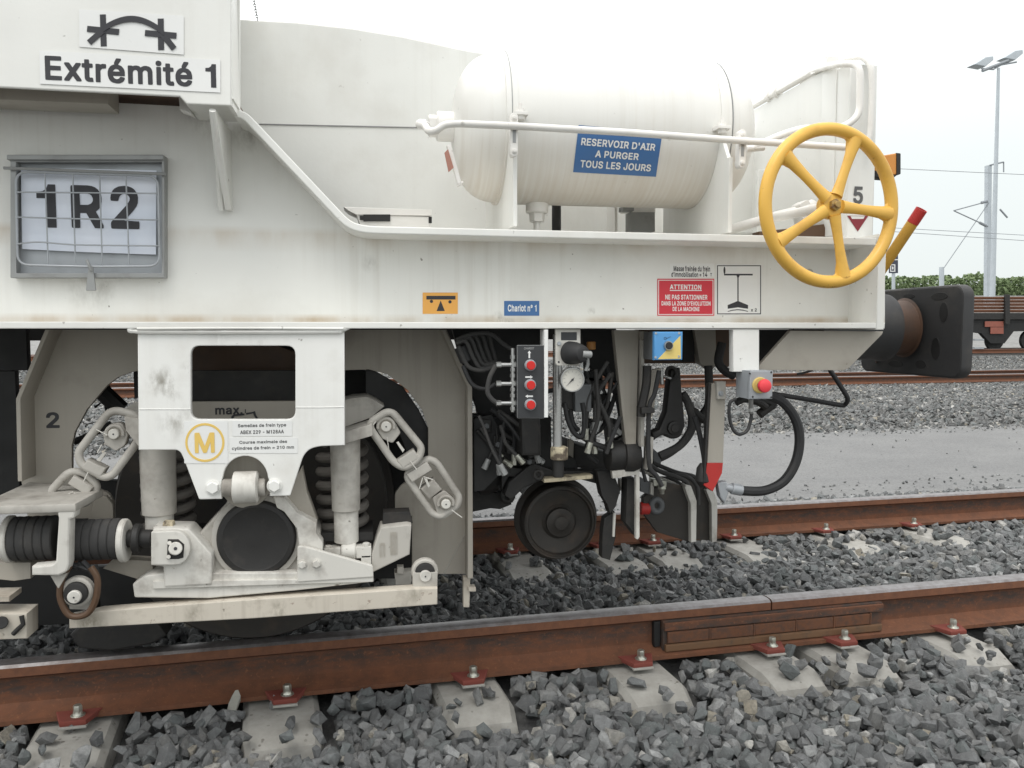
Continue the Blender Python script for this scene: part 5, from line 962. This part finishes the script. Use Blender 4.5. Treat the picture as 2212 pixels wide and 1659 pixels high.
# fittings and hoses left of the panel
P('manifold', [cyl(W(1108,890,YF+.03), W(1108,752,YF+.03), .006)] + [lathe(W(1108,y,YF+.03), (0,0,1), [(0,.0082),(.010,.0082)], 6) for y in (775,790,802,815,830,845,858,873,886)], 'silver')
for y in (788, 829, 871): P('tee_fitting', [cyl(W(1072,y,YF+.03), W(1108,y,YF+.03), .006), lathe(W(1072,y,YF+.03), (1,0,0), [(0,.0085),(.014,.0085)], 6), lathe(W(1108,y,YF+.03), (1,0,0), [(0,.0095),(.018,.0095)], 6)], 'silver')
def hose(pts, r, Y, mat='rubber', k=7): return P('hose', tube(smooth_path([W(p[0], p[1], p[2] if len(p) > 2 else Y) for p in pts], k), r, 10), mat)
hose([(1072,788),(1058,815),(1053,845),(1062,862),(1075,871)], .0068, YF+.03, 'rubber_dust')
for i, (xa, ya) in enumerate(((1006,738),(1014,730),(1024,726),(1036,722),(1048,720))): hose([(985+i*2,742+i*2),(xa,ya),(xa+16,ya+34),(xa+34-3*i,ya+58),(1072,788-2*i)], .0060, YF+.09+.012*i, 'rubber_dust')
hose([(990,748),(1010,790),(1040,800),(1072,790)], .0062, YF+.08, 'rubber_dust'); hose([(985,735),(1020,722),(1060,722),(1090,745),(1108,756)], .0062, YF+.10, 'rubber_dust')
hose([(1000,790),(1020,830),(1050,840),(1070,829)], .0062, YF+.08)
P('cable_gland', [cyl(W(996,748,YF+.12), W(1010,780,YF+.12), .022)], 'buffer')
# regulator plate
rg = P('regulator_plate', plate([(1200,711),(1254,711),(1254,786,5),(1250,790,4),(1204,790,5),(1200,786,3)], YF+.02, .012, bev=.002), 'bogie_light')
P('plate_label', plate(rectp(1212,717.5,1246,735), YF+.0192, .001, bev=.0002), 'panelblack', rg)
kn0 = W(1230,762,YF+.02); kn1 = kn0+Vector((.028,-.060,-.002))
P('regulator_knob', lathe(kn0, kn1-kn0, [(0,.033),(.012,.033),(.03,.031),(.055,.025),(.062,.022),(.065,.016)], 36), 'rubber', rg)
P('knob_cap', [cyl(kn1+Vector((-.005,.004,0)), kn1+Vector((.022,.01,-.002)), .010), tube([kn1+Vector((.012,.01,-.004)), kn1+Vector((.016,.02,-.03)), kn1+Vector((.010,.02,-.048))], .005, 8)], 'steel', rg)
for x, y in ((1208,742),(1246,781)): P('plate_screw', cyl(W(x,y,YF+.02), W(x,y,YF+.016), .006, segs=18), 'galv', rg)
for x, y in ((1246,741),(1207,782)): P('screw_hole', cyl(W(x,y,YF+.02), W(x,y,YF+.0192), .003, segs=12), 'ink', rg)
gp = W(1236,820,YF+.01)
ga_ = P('pressure_gauge', lathe(gp+Vector((0,.022,0)), (0,-1,0), [(0,.034),(.012,.0358),(.024,.0358),(.028,.0345),(.028,.0315),(.024,.0312)], 48), 'silver')
P('gauge_dial', cyl(gp+Vector((0,.002,0)), gp+Vector((0,-.0022,0)), .0314, .0001, 48), 'dial', ga_)
def gpt(r, a, o=.003): return gp+Vector((r*cos(a), -o, r*sin(a)))
P('dial_marks', [oplate([gpt(.021,a-.02), gpt(.021,a+.02), gpt(.026,a+.015), gpt(.026,a-.015)], (0,.0004,0), .0001) for a in [radians(-45+27*i) for i in range(11)]], 'greyprint', ga_)
P('needle', [oplate([gpt(.002,radians(-45),.0045), gpt(.024,radians(226),.0045), gpt(.002,radians(135),.0045), gpt(.009,radians(48),.0045)], (0,.0006,0), .0001), cyl(gpt(0,0,.003), gpt(0,0,.0055), .003, segs=16)], 'ink', ga_)
# lifting cylinder, dark hydraulics
P('lift_cylinder', cyl(W(1204,722,YF+.10), W(1204,968,YF+.10), .0135), 'silver')
P('cylinder_collar', lathe(W(1208,993,YF+.10), (0,0,1), [(0,.022),(.003,.026),(.036,.026),(.04,.020)], 32), 'grease'); P('cylinder_foot', cyl(W(1206,1030,YF+.10), W(1206,992,YF+.10), .017), 'dark')
dk = [plate([(978,712),(1178,712),(1178,905),(1100,905),(1060,960),(1050,1000),(1030,880),(1010,830)], YF+.42, .05, [rectp(1103,912,1114,926)]),
 plate([(1100,900),(1190,900),(1192,985),(1240,990),(1250,1015),(1190,1022),(1105,1030),(1085,1060),(1060,1045),(1020,1040),(1018,895),(1060,900)], YF+.34, .06, [rectp(1143,915,1151,924), [(1140,994),(1152,993),(1158,1006)]]),
 plate([(1024,905),(1062,895),(1078,925),(1090,1010),(1075,1030),(1045,1060),(1024,1062)], YF+.28, .04)]
for d in dk: P('hydraulic_block', d, 'black')
P('valve_body', [plate([(1125,903),(1168,903),(1170,985),(1128,985)], YF+.16, .12, bev=.01)], 'dark'); P('valve_body', plate([(1242,830),(1278,830),(1278,890),(1242,890)], YF+.14, .08, bev=.004), 'boxdark')
P('valve_body', plate([(1210,836),(1242,838),(1240,888),(1212,880)], YF+.16, .08, bev=.004), 'dark'); P('tank_end', dome(W(1035,1010,YF+.40), (1,0,0), .09, .09), 'black')
P('black_frame_member', [plate([(1256,712),(1328,712),(1338,830),(1350,945),(1316,960),(1308,900),(1318,868),(1306,840),(1282,836),(1282,798),(1270,790)], YF+.36, .05, [[(1277,801),(1302,806),(1302,820),(1270,816)]])], 'black')
P('black_crossbar', plate([(1278,822),(1310,822),(1308,840),(1278,838)], YF+.35, .05), 'dark'); P('black_crossbar', plate([(1275,857),(1318,852),(1318,880),(1275,882)], YF+.35, .05), 'dark')
P('orange_connector', [cyl(W(1277,755,YF+.2), W(1277,738,YF+.2), .014)], paint('orange_plastic', (.45,.20,.05), rough=.5))
# tapered hangers
P('tapered_hanger', plate([(1326,713),(1380,713),(1378,800),(1374,960),(1352,960),(1340,850)], YF+.16, .03), 'arch')
P('hanger_rib', plate([(1386,735),(1392,735),(1392,965),(1384,965)], YF+.14, .05), 'bogie')
P('hanger_rib', plate([(1382,716),(1400,716),(1400,730),(1384,735)], YF+.15, .05), 'arch')
P('hanger_strip', plate([(1400,945),(1412,945),(1410,1000),(1398,1016)], YF+.14, .04), 'bogie')
hose([(1398,790),(1396,830),(1386,880),(1384,900)], .014, YF+.12, 'dark'); hose([(1424,800),(1414,850),(1402,885),(1402,1000),(1418,1028),(1430,1050)], .0075, YF+.11)
P('bracket_plate', plate([(1404,800),(1428,795),(1418,850),(1410,900),(1392,900),(1396,830)], YF+.18, .02), 'arch')
P('hose_clip', plate([(1386,880),(1413,880,4),(1416,892,4),(1386,894)], YF+.09, .05), 'dark')
# blue and yellow button box
def boxd(name, x0, y0, x1, y1, xs, Y, face, side, parent=None):
    """box whose face spans x0..x1; its side reaches back so that it shows from xs"""
    a, b = W(x0,y0,Y), W(x1,y1,Y); dpt = Y*((x0-795)/(xs-795))-Y
    o = P(name, box((a.x,Y,a.z),(b.x,Y+dpt,b.z), .004), side, parent); P('box_lid', box((a.x-.0005,Y-.008,a.z+.0005),(b.x+.0005,Y+.012,b.z-.0005), .004), face, o); return o
bb = boxd('button_box', 1412,717,1472,777, 1388, YF+.0, 'skyblue', 'boxdark')
P('yellow_face', plate([(1470,725),(1471,775),(1421,776)], YF-.0086, .0006, bev=.0001), 'paleyellow', bb)
p = W(1443,746.5,YF-.008); P('button_collar', lathe(p, (0,-1,0), [(0,.0138),(.006,.0138),(.009,.0125)], 32), 'silver', bb); P('black_button', lathe(p, (0,-1,0), [(0,.0108),(.010,.0108),(.012,.0095)], 32), 'rubber', bb)
for x, y in ((1417,720),(1467,720),(1416,772),(1466,770)): P('corner_screw', cyl(W(x,y,YF-.008), W(x,y,YF-.0095), .0036, segs=14), 'galv', bb)
ink('horn_symbol', [tube([W(x,y,YF-.0088) for x,y in circp(1437,731,2.6,2.6,12)], .0005, 6, True), tube([W(1440,731,YF-.0088), W(1449,727,YF-.0088)], .0005, 6)], 'ink', bb)
# emergency stop on its post
P('stop_post', plate(rectp(1584,712,1640,803), YF+.005, .03), 'plate')
eb = boxd('stop_box', 1618,801,1666,861, 1587, YF-.04, 'boxgrey', 'boxgrey')
p = W(1641,832,YF-.048); P('stop_ring', lathe(p, (0,-1,0), [(0,.0235),(.004,.0235),(.006,.021)], 36), 'stopyellow', eb)
P('stop_neck', cyl(p, p+Vector((0,-.024,0)), .011), 'boxdark', eb); P('stop_button', lathe(p+Vector((0,-.020,0)), (0,-1,0), [(0,.014),(.004,.0185),(.010,.0200),(.017,.0180),(.021,.011)], 40), 'estop', eb)
for x, y in ((1616,807),(1622,857),(1662,804),(1662,858)): P('box_screw', cyl(W(x+4,y,YF-.048), W(x+4,y,YF-.0495), .0028, segs=12), 'dark', eb)
hose([(1624,880),(1622,905),(1614,930),(1596,938),(1582,925),(1575,895),(1577,870),(1590,862)], .0050, YF+.0, 'rubber'); P('cable_gland', [cyl(W(1622,861,YF-.02), W(1622,892,YF+.0), .0068), lathe(W(1622,882,YF-.008), (0,0,-1), [(0,.0082),(.01,.0082)], 6)], 'silver')
# red and white marked strut
st = P('marked_strut', plate([(1537,828),(1563,828),(1567,860),(1562,1000),(1528,1000)], YF+.12, .03), 'arch')
P('red_tip', plate([(1528,1000),(1562,1000),(1560,1022),(1545,1052),(1540,1062),(1520,1048)], YF+.119, .032), 'redpaint', st)
P('strut_bracket', plate([(1548,824),(1568,824),(1568,862),(1550,862)], YF+.105, .02), 'bogie', st); P('strut_bolt', hexn(W(1557,850,YF+.105), (0,-1,0), .007, .006), 'galv', st)
P('strut_edge', plate([(1531,828),(1536,828),(1524,1040),(1519,1046)], YF+.115, .02), 'dark', st)
# dark clutter behind the boxes
P('underfloor_beam', [plate([(1380,712),(1584,712),(1584,790),(1560,795),(1545,775),(1510,785),(1390,785)], YF+.55, .05)], 'brown')
P('underfloor_beam', plate([(1500,712),(1546,712),(1548,790),(1535,800),(1512,785)], YF+.40, .04), 'arch'); P('underfloor_beam', plate([(1476,712),(1500,712),(1500,782),(1476,782)], YF+.42, .03), 'black')
hose([(1560,740),(1552,780),(1565,800),(1586,812)], .015, YF+.3); hose([(1530,790),(1532,850),(1528,880),(1510,905),(1502,930)], .014, YF+.3, 'dark')
cf = P('coupling_fork', plate([(1450,800),(1470,795),(1474,850),(1478,890),(1480,920),(1472,945,10),(1450,950,10),(1434,938,8),(1412,952),(1409,935),(1424,928),(1432,910),(1440,890)], YF+.20, .05, bev=.006), 'dark')
P('fork_boss', lathe(W(1455,924,YF+.20), (0,-1,0), [(0,.022),(.010,.021),(.012,.014),(.016,.013)], 28), 'dark', cf)
P('fork_eye', tube(circ3 := [W(x,y,YF+.19) for x,y in circp(1450,806,11,13,20)], .005, 8, True), 'dark', cf)
PS('brass_tap', [cyl(W(1428,795,YF+.19), W(1430,830,YF+.19), .006), tube([W(1432,812,YF+.19), W(1450,818,YF+.18)], .004, 8)], 'silver')
hose([(1474,850),(1486,870),(1495,905),(1490,935),(1465,965),(1425,985)], .014, YF+.24, 'rubber_dust')
hose([(1500,900),(1508,925),(1516,960),(1522,1000),(1518,1030)], .0085, YF+.16); hose([(1490,890),(1500,888),(1512,900),(1530,912),(1545,905)], .012, YF+.24, 'dark')
P('hose_end', [lathe(W(1518,1052,YF+.14), (0,0,1), [(0,.010),(.02,.024),(.06,.020),(.075,.010)], 24)], 'dark')
hose([(1640,862),(1668,872),(1660,880),(1640,895)], .016, YF+.30, 'dark'); hose([(1590,870),(1610,862),(1640,870),(1655,880)], .012, YF+.28, 'dark')
hose([(1650,850),(1690,868),(1718,905),(1727,950),(1718,1000),(1692,1040),(1650,1060),(1600,1060)], .0155, YF+.14, 'rubber', 10)
P('hose_coupling', [cyl(W(1602,1059,YF+.14), W(1580,1055,YF+.14), .018), cyl(W(1584,1056,YF+.14), W(1566,1052,YF+.14), .013), plate([(1550,1042),(1570,1040),(1574,1066),(1566,1088),(1556,1074)], YF+.13, .03, bev=.004)], 'galv')
P('brake_pipe', tube(round_path([W(1665,850,YF+.45), W(1740,862,YF+.45), W(1825,877,YF+.42), W(1833,862,YF+.40), W(1812,828,YF+.40), W(1788,792,YF+.42)], .035), .0085, 12), 'rubber')
P('small_handle', tube([W(1722,808,YF+.4), W(1735,806,YF+.4), W(1755,800,YF+.4)], .004, 6), 'dark')
# ------------------------------------------------------------------ lifted guide trolley
gw = W(1213,1131,2.70)
tw = P('guide_wheel', lathe(gw+Vector((0,.11,0)), (0,-1,0), [(0,.128),(.012,.146),(.026,.146),(.036,.130),(.06,.128),(.085,.127),(.092,.122),(.094,.112),(.080,.108),(.074,.060),(.082,.050),(.098,.048),(.102,.030),(.110,.022),(.112,.010)], 64), 'wheel')
P('wheel_rim_edge', tube([gw+Vector((.1225*cos(q), .016, .1225*sin(q))) for q in np.linspace(0, 2*pi, 64, endpoint=False)], .0025, 8, True), 'wheel', tw)
P('trolley_axle', cyl(gw+Vector((0,.08,0)), gw+Vector((0,1.4,0)), .03), 'dark')
P('trolley_frame', plate([(1100,1042),(1150,1000),(1200,1018),(1320,1015),(1330,1055),(1300,1048),(1240,1032),(1175,1034),(1130,1056),(1105,1080),(1090,1070)], 2.58, .05, bev=.004), 'dark')
P('worn_step', plate([(1175,1035),(1281,1026),(1281,1034),(1176,1043)], 2.52, .05), 'grease')
P('trolley_arm', plate([(1020,1062),(1075,1065),(1100,1042),(1105,1090),(1080,1100),(1060,1098),(1020,1106)], 2.78, .05), 'dark')
P('arm_bush', tube([W(x,y,2.74) for x,y in circp(1096,1069,12,14,20)], .009, 10, True), 'dark'); P('arm_bush', tube([W(x,y,2.52) for x,y in circp(1163,1026,8,9,20)], .006, 10, True), 'dark')
P('arm_link', plate([(1082,950),(1104,950),(1110,1010),(1160,1016),(1168,1034),(1150,1040),(1100,1030),(1084,1060)], 2.60, .04, bev=.005), 'dark')
mo = P('hydraulic_motor', [lathe(W(1310,984,2.50), (1,0,0), [(0,.040),(.004,.047),(.05,.047),(.052,.056),(.08,.057),(.10,.050),(.104,.03)], 44)], 'dark')
P('motor_flange', plate([(1322,1018),(1376,1012),(1382,1014),(1382,1160),(1378,1166),(1374,1164),(1374,1026),(1324,1034)], 2.47, .02, bev=.002), 'bogie_light')
P('motor_side', plate([(1290,1018),(1324,1018),(1340,1060),(1330,1095),(1318,1110),(1312,1090),(1300,1070)], 2.52, .05), 'dark')
P('trolley_upright', plate([(1355,1035),(1374,1034),(1374,1160),(1360,1140),(1352,1130)], 2.50, .06), 'dark'); P('trolley_upright', plate([(1340,1036),(1348,1036),(1348,1062),(1340,1060)], 2.56, .03), 'bogie_light')
P('side_tank', plate([(1236,955),(1260,965),(1330,985),(1330,1020),(1236,1010)], 2.72, .2, bev=.01), 'dark')
P('side_tank_edge', plate([(1228,948),(1240,952),(1238,1002),(1228,1000)], 2.70, .02), 'arch')
P('feeler_bar', plate([(1306,1120),(1328,1105),(1330,1160),(1318,1210),(1300,1205),(1302,1150)], 2.55, .04), 'dark'); P('feeler_edge', plate([(1326,1108),(1331,1110),(1328,1160),(1324,1160)], 2.54, .03), 'bogie_light')
P('red_roller', [cyl(W(1382,1098,2.75), W(1402,1098,2.75), .022)], 'redpaint'); P('roller_ring', tube([W(x,y,2.74) for x,y in circp(1418,1092,11,13,24)], .011, 10, True), 'boxdark')
for i, (pts, ed) in enumerate(((((1390,1075),(1430,1040),(1470,1048),(1500,1068),(1494,1100),(1494,1172),(1420,1150),(1390,1110)), ((1482,1048),(1493,1050),(1505,1082),(1504,1170),(1493,1172),(1492,1088),(1480,1055))), (((1470,1020),(1500,1026),(1530,1052),(1540,1070),(1540,1168),(1498,1165),(1498,1100)), ((1528,1053),(1539,1055),(1550,1082),(1549,1170),(1538,1172),(1537,1088),(1526,1060))))):
    o = P('rail_shoe_plate', plate(list(pts), 2.74+.22*i, .03), 'wheel'); P('shoe_front_edge', plate(list(ed), 2.715+.22*i, .05), 'bogie_light', o)
P('shoe_top_edge', oplate([W(1384,1014,2.78), W(1470,1048,2.74), W(1470,1053,2.74), W(1384,1020,2.78)], (0,.03,0), .001), 'bogie')
for k_, pts in enumerate((((1395,995),(1420,1015),(1460,1030),(1485,1045),(1490,1080)),((1400,1005),(1440,1024),(1480,1028),(1505,1050),(1508,1090)),((1410,1000),(1460,1020),(1500,1030),(1525,1052)),((1390,1000),(1410,1030),(1450,1035),(1475,1050)),((1384,990),(1400,1010),(1412,1035)))): hose([(x,y) for x,y in pts], .0078, 2.74+.03*k_, 'rubber_dust')
P('valve_block', [plate([(1412,1036),(1440,1040),(1440,1052),(1412,1050)], 2.70, .05), lathe(W(1430,1048,2.69), (0,0,-1), [(0,.012),(.012,.014),(.02,.009),(.03,.008)], 16)], 'zinc'); P('valve_plate', plate([(1382,1030),(1406,1042),(1412,1072),(1384,1062)], 2.72, .04), 'boxdark'); P('valve_edge', plate([(1406,1042),(1413,1044),(1412,1070),(1405,1068)], 2.71, .02), 'bogie_light')
for i, pts in enumerate((((1220,870),(1226,905),(1240,935),(1258,942),(1262,900),(1258,870)),((1232,885),(1238,915),(1250,930)),((1268,800),(1268,880),(1262,940)),((1330,850),(1316,890),(1300,925),(1275,945),(1268,975),(1290,1000)),((1340,900),(1320,950),(1310,980)),((1250,940),(1275,955),(1300,965),(1320,975)),((1262,946),(1290,960),(1325,970)),((1310,790),(1320,830),(1335,870),(1345,940)),((1180,845),(1200,842),(1215,838)))): hose(pts, .0075, YF+.14+.03*(i % 4), 'rubber')
hose([(1380,960),(1385,1000),(1395,1040)], .006, YF+.2)
for i in range(20):
    if i < 11: xa, ya, xb, yb = random.uniform(1030,1090), random.uniform(880,930), random.uniform(1040,1180), random.uniform(985,1035)
    else: xa, ya, xb, yb = random.uniform(1262,1340), random.uniform(780,840), random.uniform(1265,1345), random.uniform(930,985)
    mx_, my_ = (xa+xb)/2+random.uniform(-26,26), (ya+yb)/2+random.uniform(-16,22); Yq = YF+random.uniform(.10,.30)
    h_ = hose([(xa,ya),(xa*.6+mx_*.4,ya+.35*(my_-ya)),(mx_,my_),(xb*.6+mx_*.4,my_+.6*(yb-my_)),(xb,yb)], random.uniform(.0038,.0075), Yq, random.choice(['rubber','rubber_dust','rubber_dust','dark']))
    q0, q1 = W(xb,yb,Yq), W(xb*.6+mx_*.4,my_+.6*(yb-my_),Yq); dd = (q1-q0).normalized(); P('hose_fitting', [lathe(q0, dd, [(0,.010),(.014,.010)], 6), cyl(q0+dd*.012, q0+dd*.034, .0088)], random.choice(['zinc','dark','steel']), h_)
for x, y, w_, h2 in ((1040,905,22,30),(1066,940,18,40),(1095,960,20,22),(1130,990,26,14),(1155,905,12,30),(1290,870,16,20),(1272,905,12,26),(1325,905,12,34)):
    v_ = P('valve_body', plate([(x,y,3),(x+w_,y+2,3),(x+w_,y+h2,3),(x,y+h2,3)], YF+.27, .05, bev=.004), 'dark'); P('port_plug', lathe(W(x+w_/2,y+h2/2,YF+.27), (0,-1,0), [(0,.009),(.010,.009),(.012,.006)], 6), 'boxdark', v_)
P('curved_hose_far', tube(smooth_path([W(x,y,3.6) for x,y in ((1370,1000),(1425,990),(1470,960),(1496,915),(1490,870))], 8), .018, 10), 'rubber_dust')
P('guard_plate', plate([(1410,968),(1428,984),(1428,1002),(1412,1000)], 2.80, .02), 'boxdark')
P('underfloor_hoop', tube(smooth_path([W(x,y,2.9) for x,y in ((1022,1060),(1050,1052),(1075,1035),(1082,1010))], 6), .007, 8), 'dark')
# ------------------------------------------------------------------ beyond the tracks
def M2(x, y, Y): return W(x, y, Y)
# lighting mast
Yl = 46.0
b0 = W(2143, 660, Yl); lm = thing('lighting_mast', 'tall pale lighting mast with two floodlights against the white sky', 'lamp mast', b0)
build('pole', lathe(b0, (W(2157,147,Yl)-b0), [(0,.17),((W(2157,147,Yl)-b0).length,.085)], 16), 'mast', lm)
for cx, cy, s in ((2126,132,-1),(2190,118,1)):
    c = W(cx, cy, Yl); k = mpp(c)
    hd = build('floodlight', oplate([c+Vector((-24*k,0,-8*k)), c+Vector((4*k,0,-11*k)), c+Vector((23*k,0,4*k)), c+Vector((22*k,0,12*k)), c+Vector((4*k,0,9*k))], (0,.7,0), .04), 'mast', lm)
    build('lamp_bracket', tube([W(2150,147,Yl), W(2146 if s < 0 else 2163, 150 if s < 0 else 140, Yl), W(cx+s*(6), cy+16, Yl)], .05, 6), 'wire', lm)
build('head_bar', tube([W(2122,153,Yl), W(2178,131,Yl)], .09, 8), 'wire', lm)
# catenary mast with cantilever
Yc2 = 47.5; c0 = W(2136, 662, Yc2); cm = thing('catenary_mast', 'grey steel catenary mast with a cantilever arm, beside the lighting mast', 'catenary mast', c0)
c1 = W(2138.5, 357, Yc2); k = mpp(c0)
build('mast_column', [oplate([c0+Vector((-5*k,0,0)), c0+Vector((5*k,0,0)), c1+Vector((5*k,0,0)), c1+Vector((-5*k,0,0))], (0,.3,0), .01)], 'mast', cm)
build('top_arm', tube([W(2138,357,Yc2), W(2150,354,Yc2), W(2168,350,Yc2)], .05, 6), 'wire', cm); build('drop_rod', tube([W(2168,350,Yc2), W(2168,372,Yc2)], .04, 6), 'wire', cm)
cn = build('cantilever', tube([W(2134,435,Yc2), W(2060,455,Yc2)], .035, 6), 'wire', cm); build('strut_tube', tube([W(2134,489,Yc2), W(2060,455,Yc2)], .04, 6), 'wire', cm)
for x, y, x2, y2 in ((2120,438,2132,435),(2116,481,2130,488)): build('insulator', tube([W(x,y,Yc2), W(x2,y2,Yc2)], .09, 8), 'wire', cm)
build('stay_wire', tube([W(2136,438,Yc2), W(2038,580,Yc2)], .030, 6), 'wire', cm)
for y in (450, 462, 474, 486): build('insulator', lathe(W(2148,y,Yc2), (0,0,1), [(0,.07),(.12,.12),(.2,.07)], 10), 'galv', cm)
build('brace_rod', tube([W(2160,452,Yc2), W(2176,470,Yc2)], .06, 6), 'wire', cm)
# anchor post of the stay
p0, p1 = W(2034,640,Yc2), W(2034,577,Yc2); tag(build('anchor_post', lathe(p0, p1-p0, [(0,5*mpp(p0)),((p1-p0).length,5*mpp(p0))], 12), 'mast'), 'short grey anchor post where the stay wire of the catenary mast ends', 'post')
# wires
for (xa,ya,xb,yb), lb in (((1930,364,2230,378), 'thin overhead wire passing below the amber lamp, the uppermost'), ((1925,492,2230,509), 'thin overhead wire behind the red topped tube, middle height'), ((1925,500,2230,521), 'thin overhead wire behind the anchor post, the lowest')):
    tag(build('overhead_wire', tube([W(xa,ya,40), W(xb,yb,40)], .016, 5), 'wire'), lb, 'wire', 'overhead wires')
# track sign
Ysg = 26.0; s0 = W(1930, 690, Ysg); sg = thing('track_sign', 'small dark track sign with a pale square on a grey post behind the buffer', 'sign', s0)
k = mpp(s0); build('post', cyl(s0, W(1930,588,Ysg), 3.6*k), 'mast', sg); build('sign_board', plate(rectp(1921,548,1940,590), Ysg-.06, .03), 'signblack', sg)
build('sign_symbol', [plate(rectp(1923,571,1934,587), Ysg-.064, .003, [rectp(1925,573,1932,585)], .0005), plate(rectp(1927,576,1930,582), Ysg-.064, .003, bev=.0005), plate(rectp(1921,560,1940,562), Ysg-.064, .003, bev=.0005)], 'whiteink', sg)
# low hedge on the bank
vs = []; fs = []
for i in range(15000):
    x = random.uniform(1560, 2330); t = random.random(); hh = 598 + 11*noise.noise(Vector((x*.02, 0, 0))) + 7*noise.noise(Vector((x*.11, 3, 0))) - 8*math.exp(-((x-2090)/18)**2)
    y = hh + (650-hh)*random.random()**1.3; Yq = 60 + random.uniform(0, 3); c = W(x, y, Yq); s = random.uniform(.06, .15)
    a = Vector(RNG.normal(size=3)).normalized()*s; b = a.cross(Vector(RNG.normal(size=3))).normalized()*s; o = len(vs); vs += [c-a, c+b, c+a, c-b]; fs.append((o,o+1,o+2,o+3))
hg = build('hedge', (vs, fs, False), 'leaf', stuff=True)
vs = []; fs = []
for i in range(46):
    x = random.uniform(1900, 2300); p = W(x, random.uniform(585, 602), 62)
tag(build('hedge_core', box(W(1500,612,61), W(2400,646,61)+Vector((0,3,0)), .05), 'leaf'), 'long low green hedge on the bank far behind the wagon', 'hedge')
bk_ = build('bank', [oplate([W(1500,636,59), W(2400,636,59), W(2400,700,48), W(1500,700,48)], (0,.5,-.5), .01)], 'farground'); struct(bk_)
# flat wagon with long rails
Yg = 30.0; g0 = W(2110,760,Yg); wg = thing('flat_wagon', 'flat rail wagon with dark frame and faded red bogie plates, loaded with long rails', 'wagon', g0)
def gb(x0,y0,x1,y1,dy=0,th=2.4): return plate(rectp(x0,y0,x1,y1), Yg+dy, th, bev=.01)
build('deck_frame', gb(1985,676,2330,690), 'dark', wg)
build('lower_sill', gb(1985,690,2330,697,.1), 'black', wg)
for x in (2172, 2010): build('stanchion', gb(x,636,x+10,700,-.08,.1), 'dark', wg)
bg_ = build('bogie_frame', plate([(2090,697),(2330,697),(2330,712),(2190,716),(2170,742),(2140,742),(2120,720),(2090,716)], Yg+.1, .2, bev=.01), 'black', wg)
build('red_panel', plate(rectp(2128,694,2168,706), Yg+.04, .03), 'wagonred', wg); build('red_panel', plate(rectp(2140,707,2168,721), Yg+.04, .03), 'wagonred', wg)
for x in (2150, 2225):
    for dy in (.3, 1.8): wp = W(x,735,Yg+dy); build('wheel', lathe(wp, (0,1,0), [(0,.40),(.12,.42),(.14,.38)], 24), 'black', wg)
for y in (732, 750): build('step', gb(2106,y,2126,y+4,-.05,.2), 'galv', wg)
for i, y in enumerate((641, 648, 655, 662, 669)):
    o = build('loaded_rail', [plate(rectp(1988,y,2330,y+2.6), Yg+.02*i, .07, bev=.004), plate(rectp(1988,y+2.6,2330,y+6), Yg+.03+.02*i, .02, bev=.003)] + [], 'rail')
    o.data.materials.clear(); o.data.materials.append(M['railhead' if i % 2 == 0 else 'rail'])
    tag(o, ('topmost', 'second', 'third', 'fourth', 'lowest')[i] + ' of the five rusty rails stacked on the flat wagon', 'rail', 'rails loaded on the wagon')
# hanging chain at the top of the hopper
ch = thing('hanging_chain', 'short dark steel chain hanging down onto the top edge of the white body', 'chain', W(556,42,2.98))
for i in range(9):
    t = i/8; c = W(547+9*t, -6+47*t, 2.98); k = mpp(c); ax_ = Vector((1,0,0)) if i % 2 else Vector((0,1,0))
    d = (W(556,41,2.98)-W(547,-6,2.98)).normalized(); build('chain_link', tube([c + d*(4.2*k*cos(q)) + ax_*(2.4*k*sin(q)) for q in np.linspace(0, 2*pi, 14, endpoint=False)], .0016, 6, True), 'steel', ch)
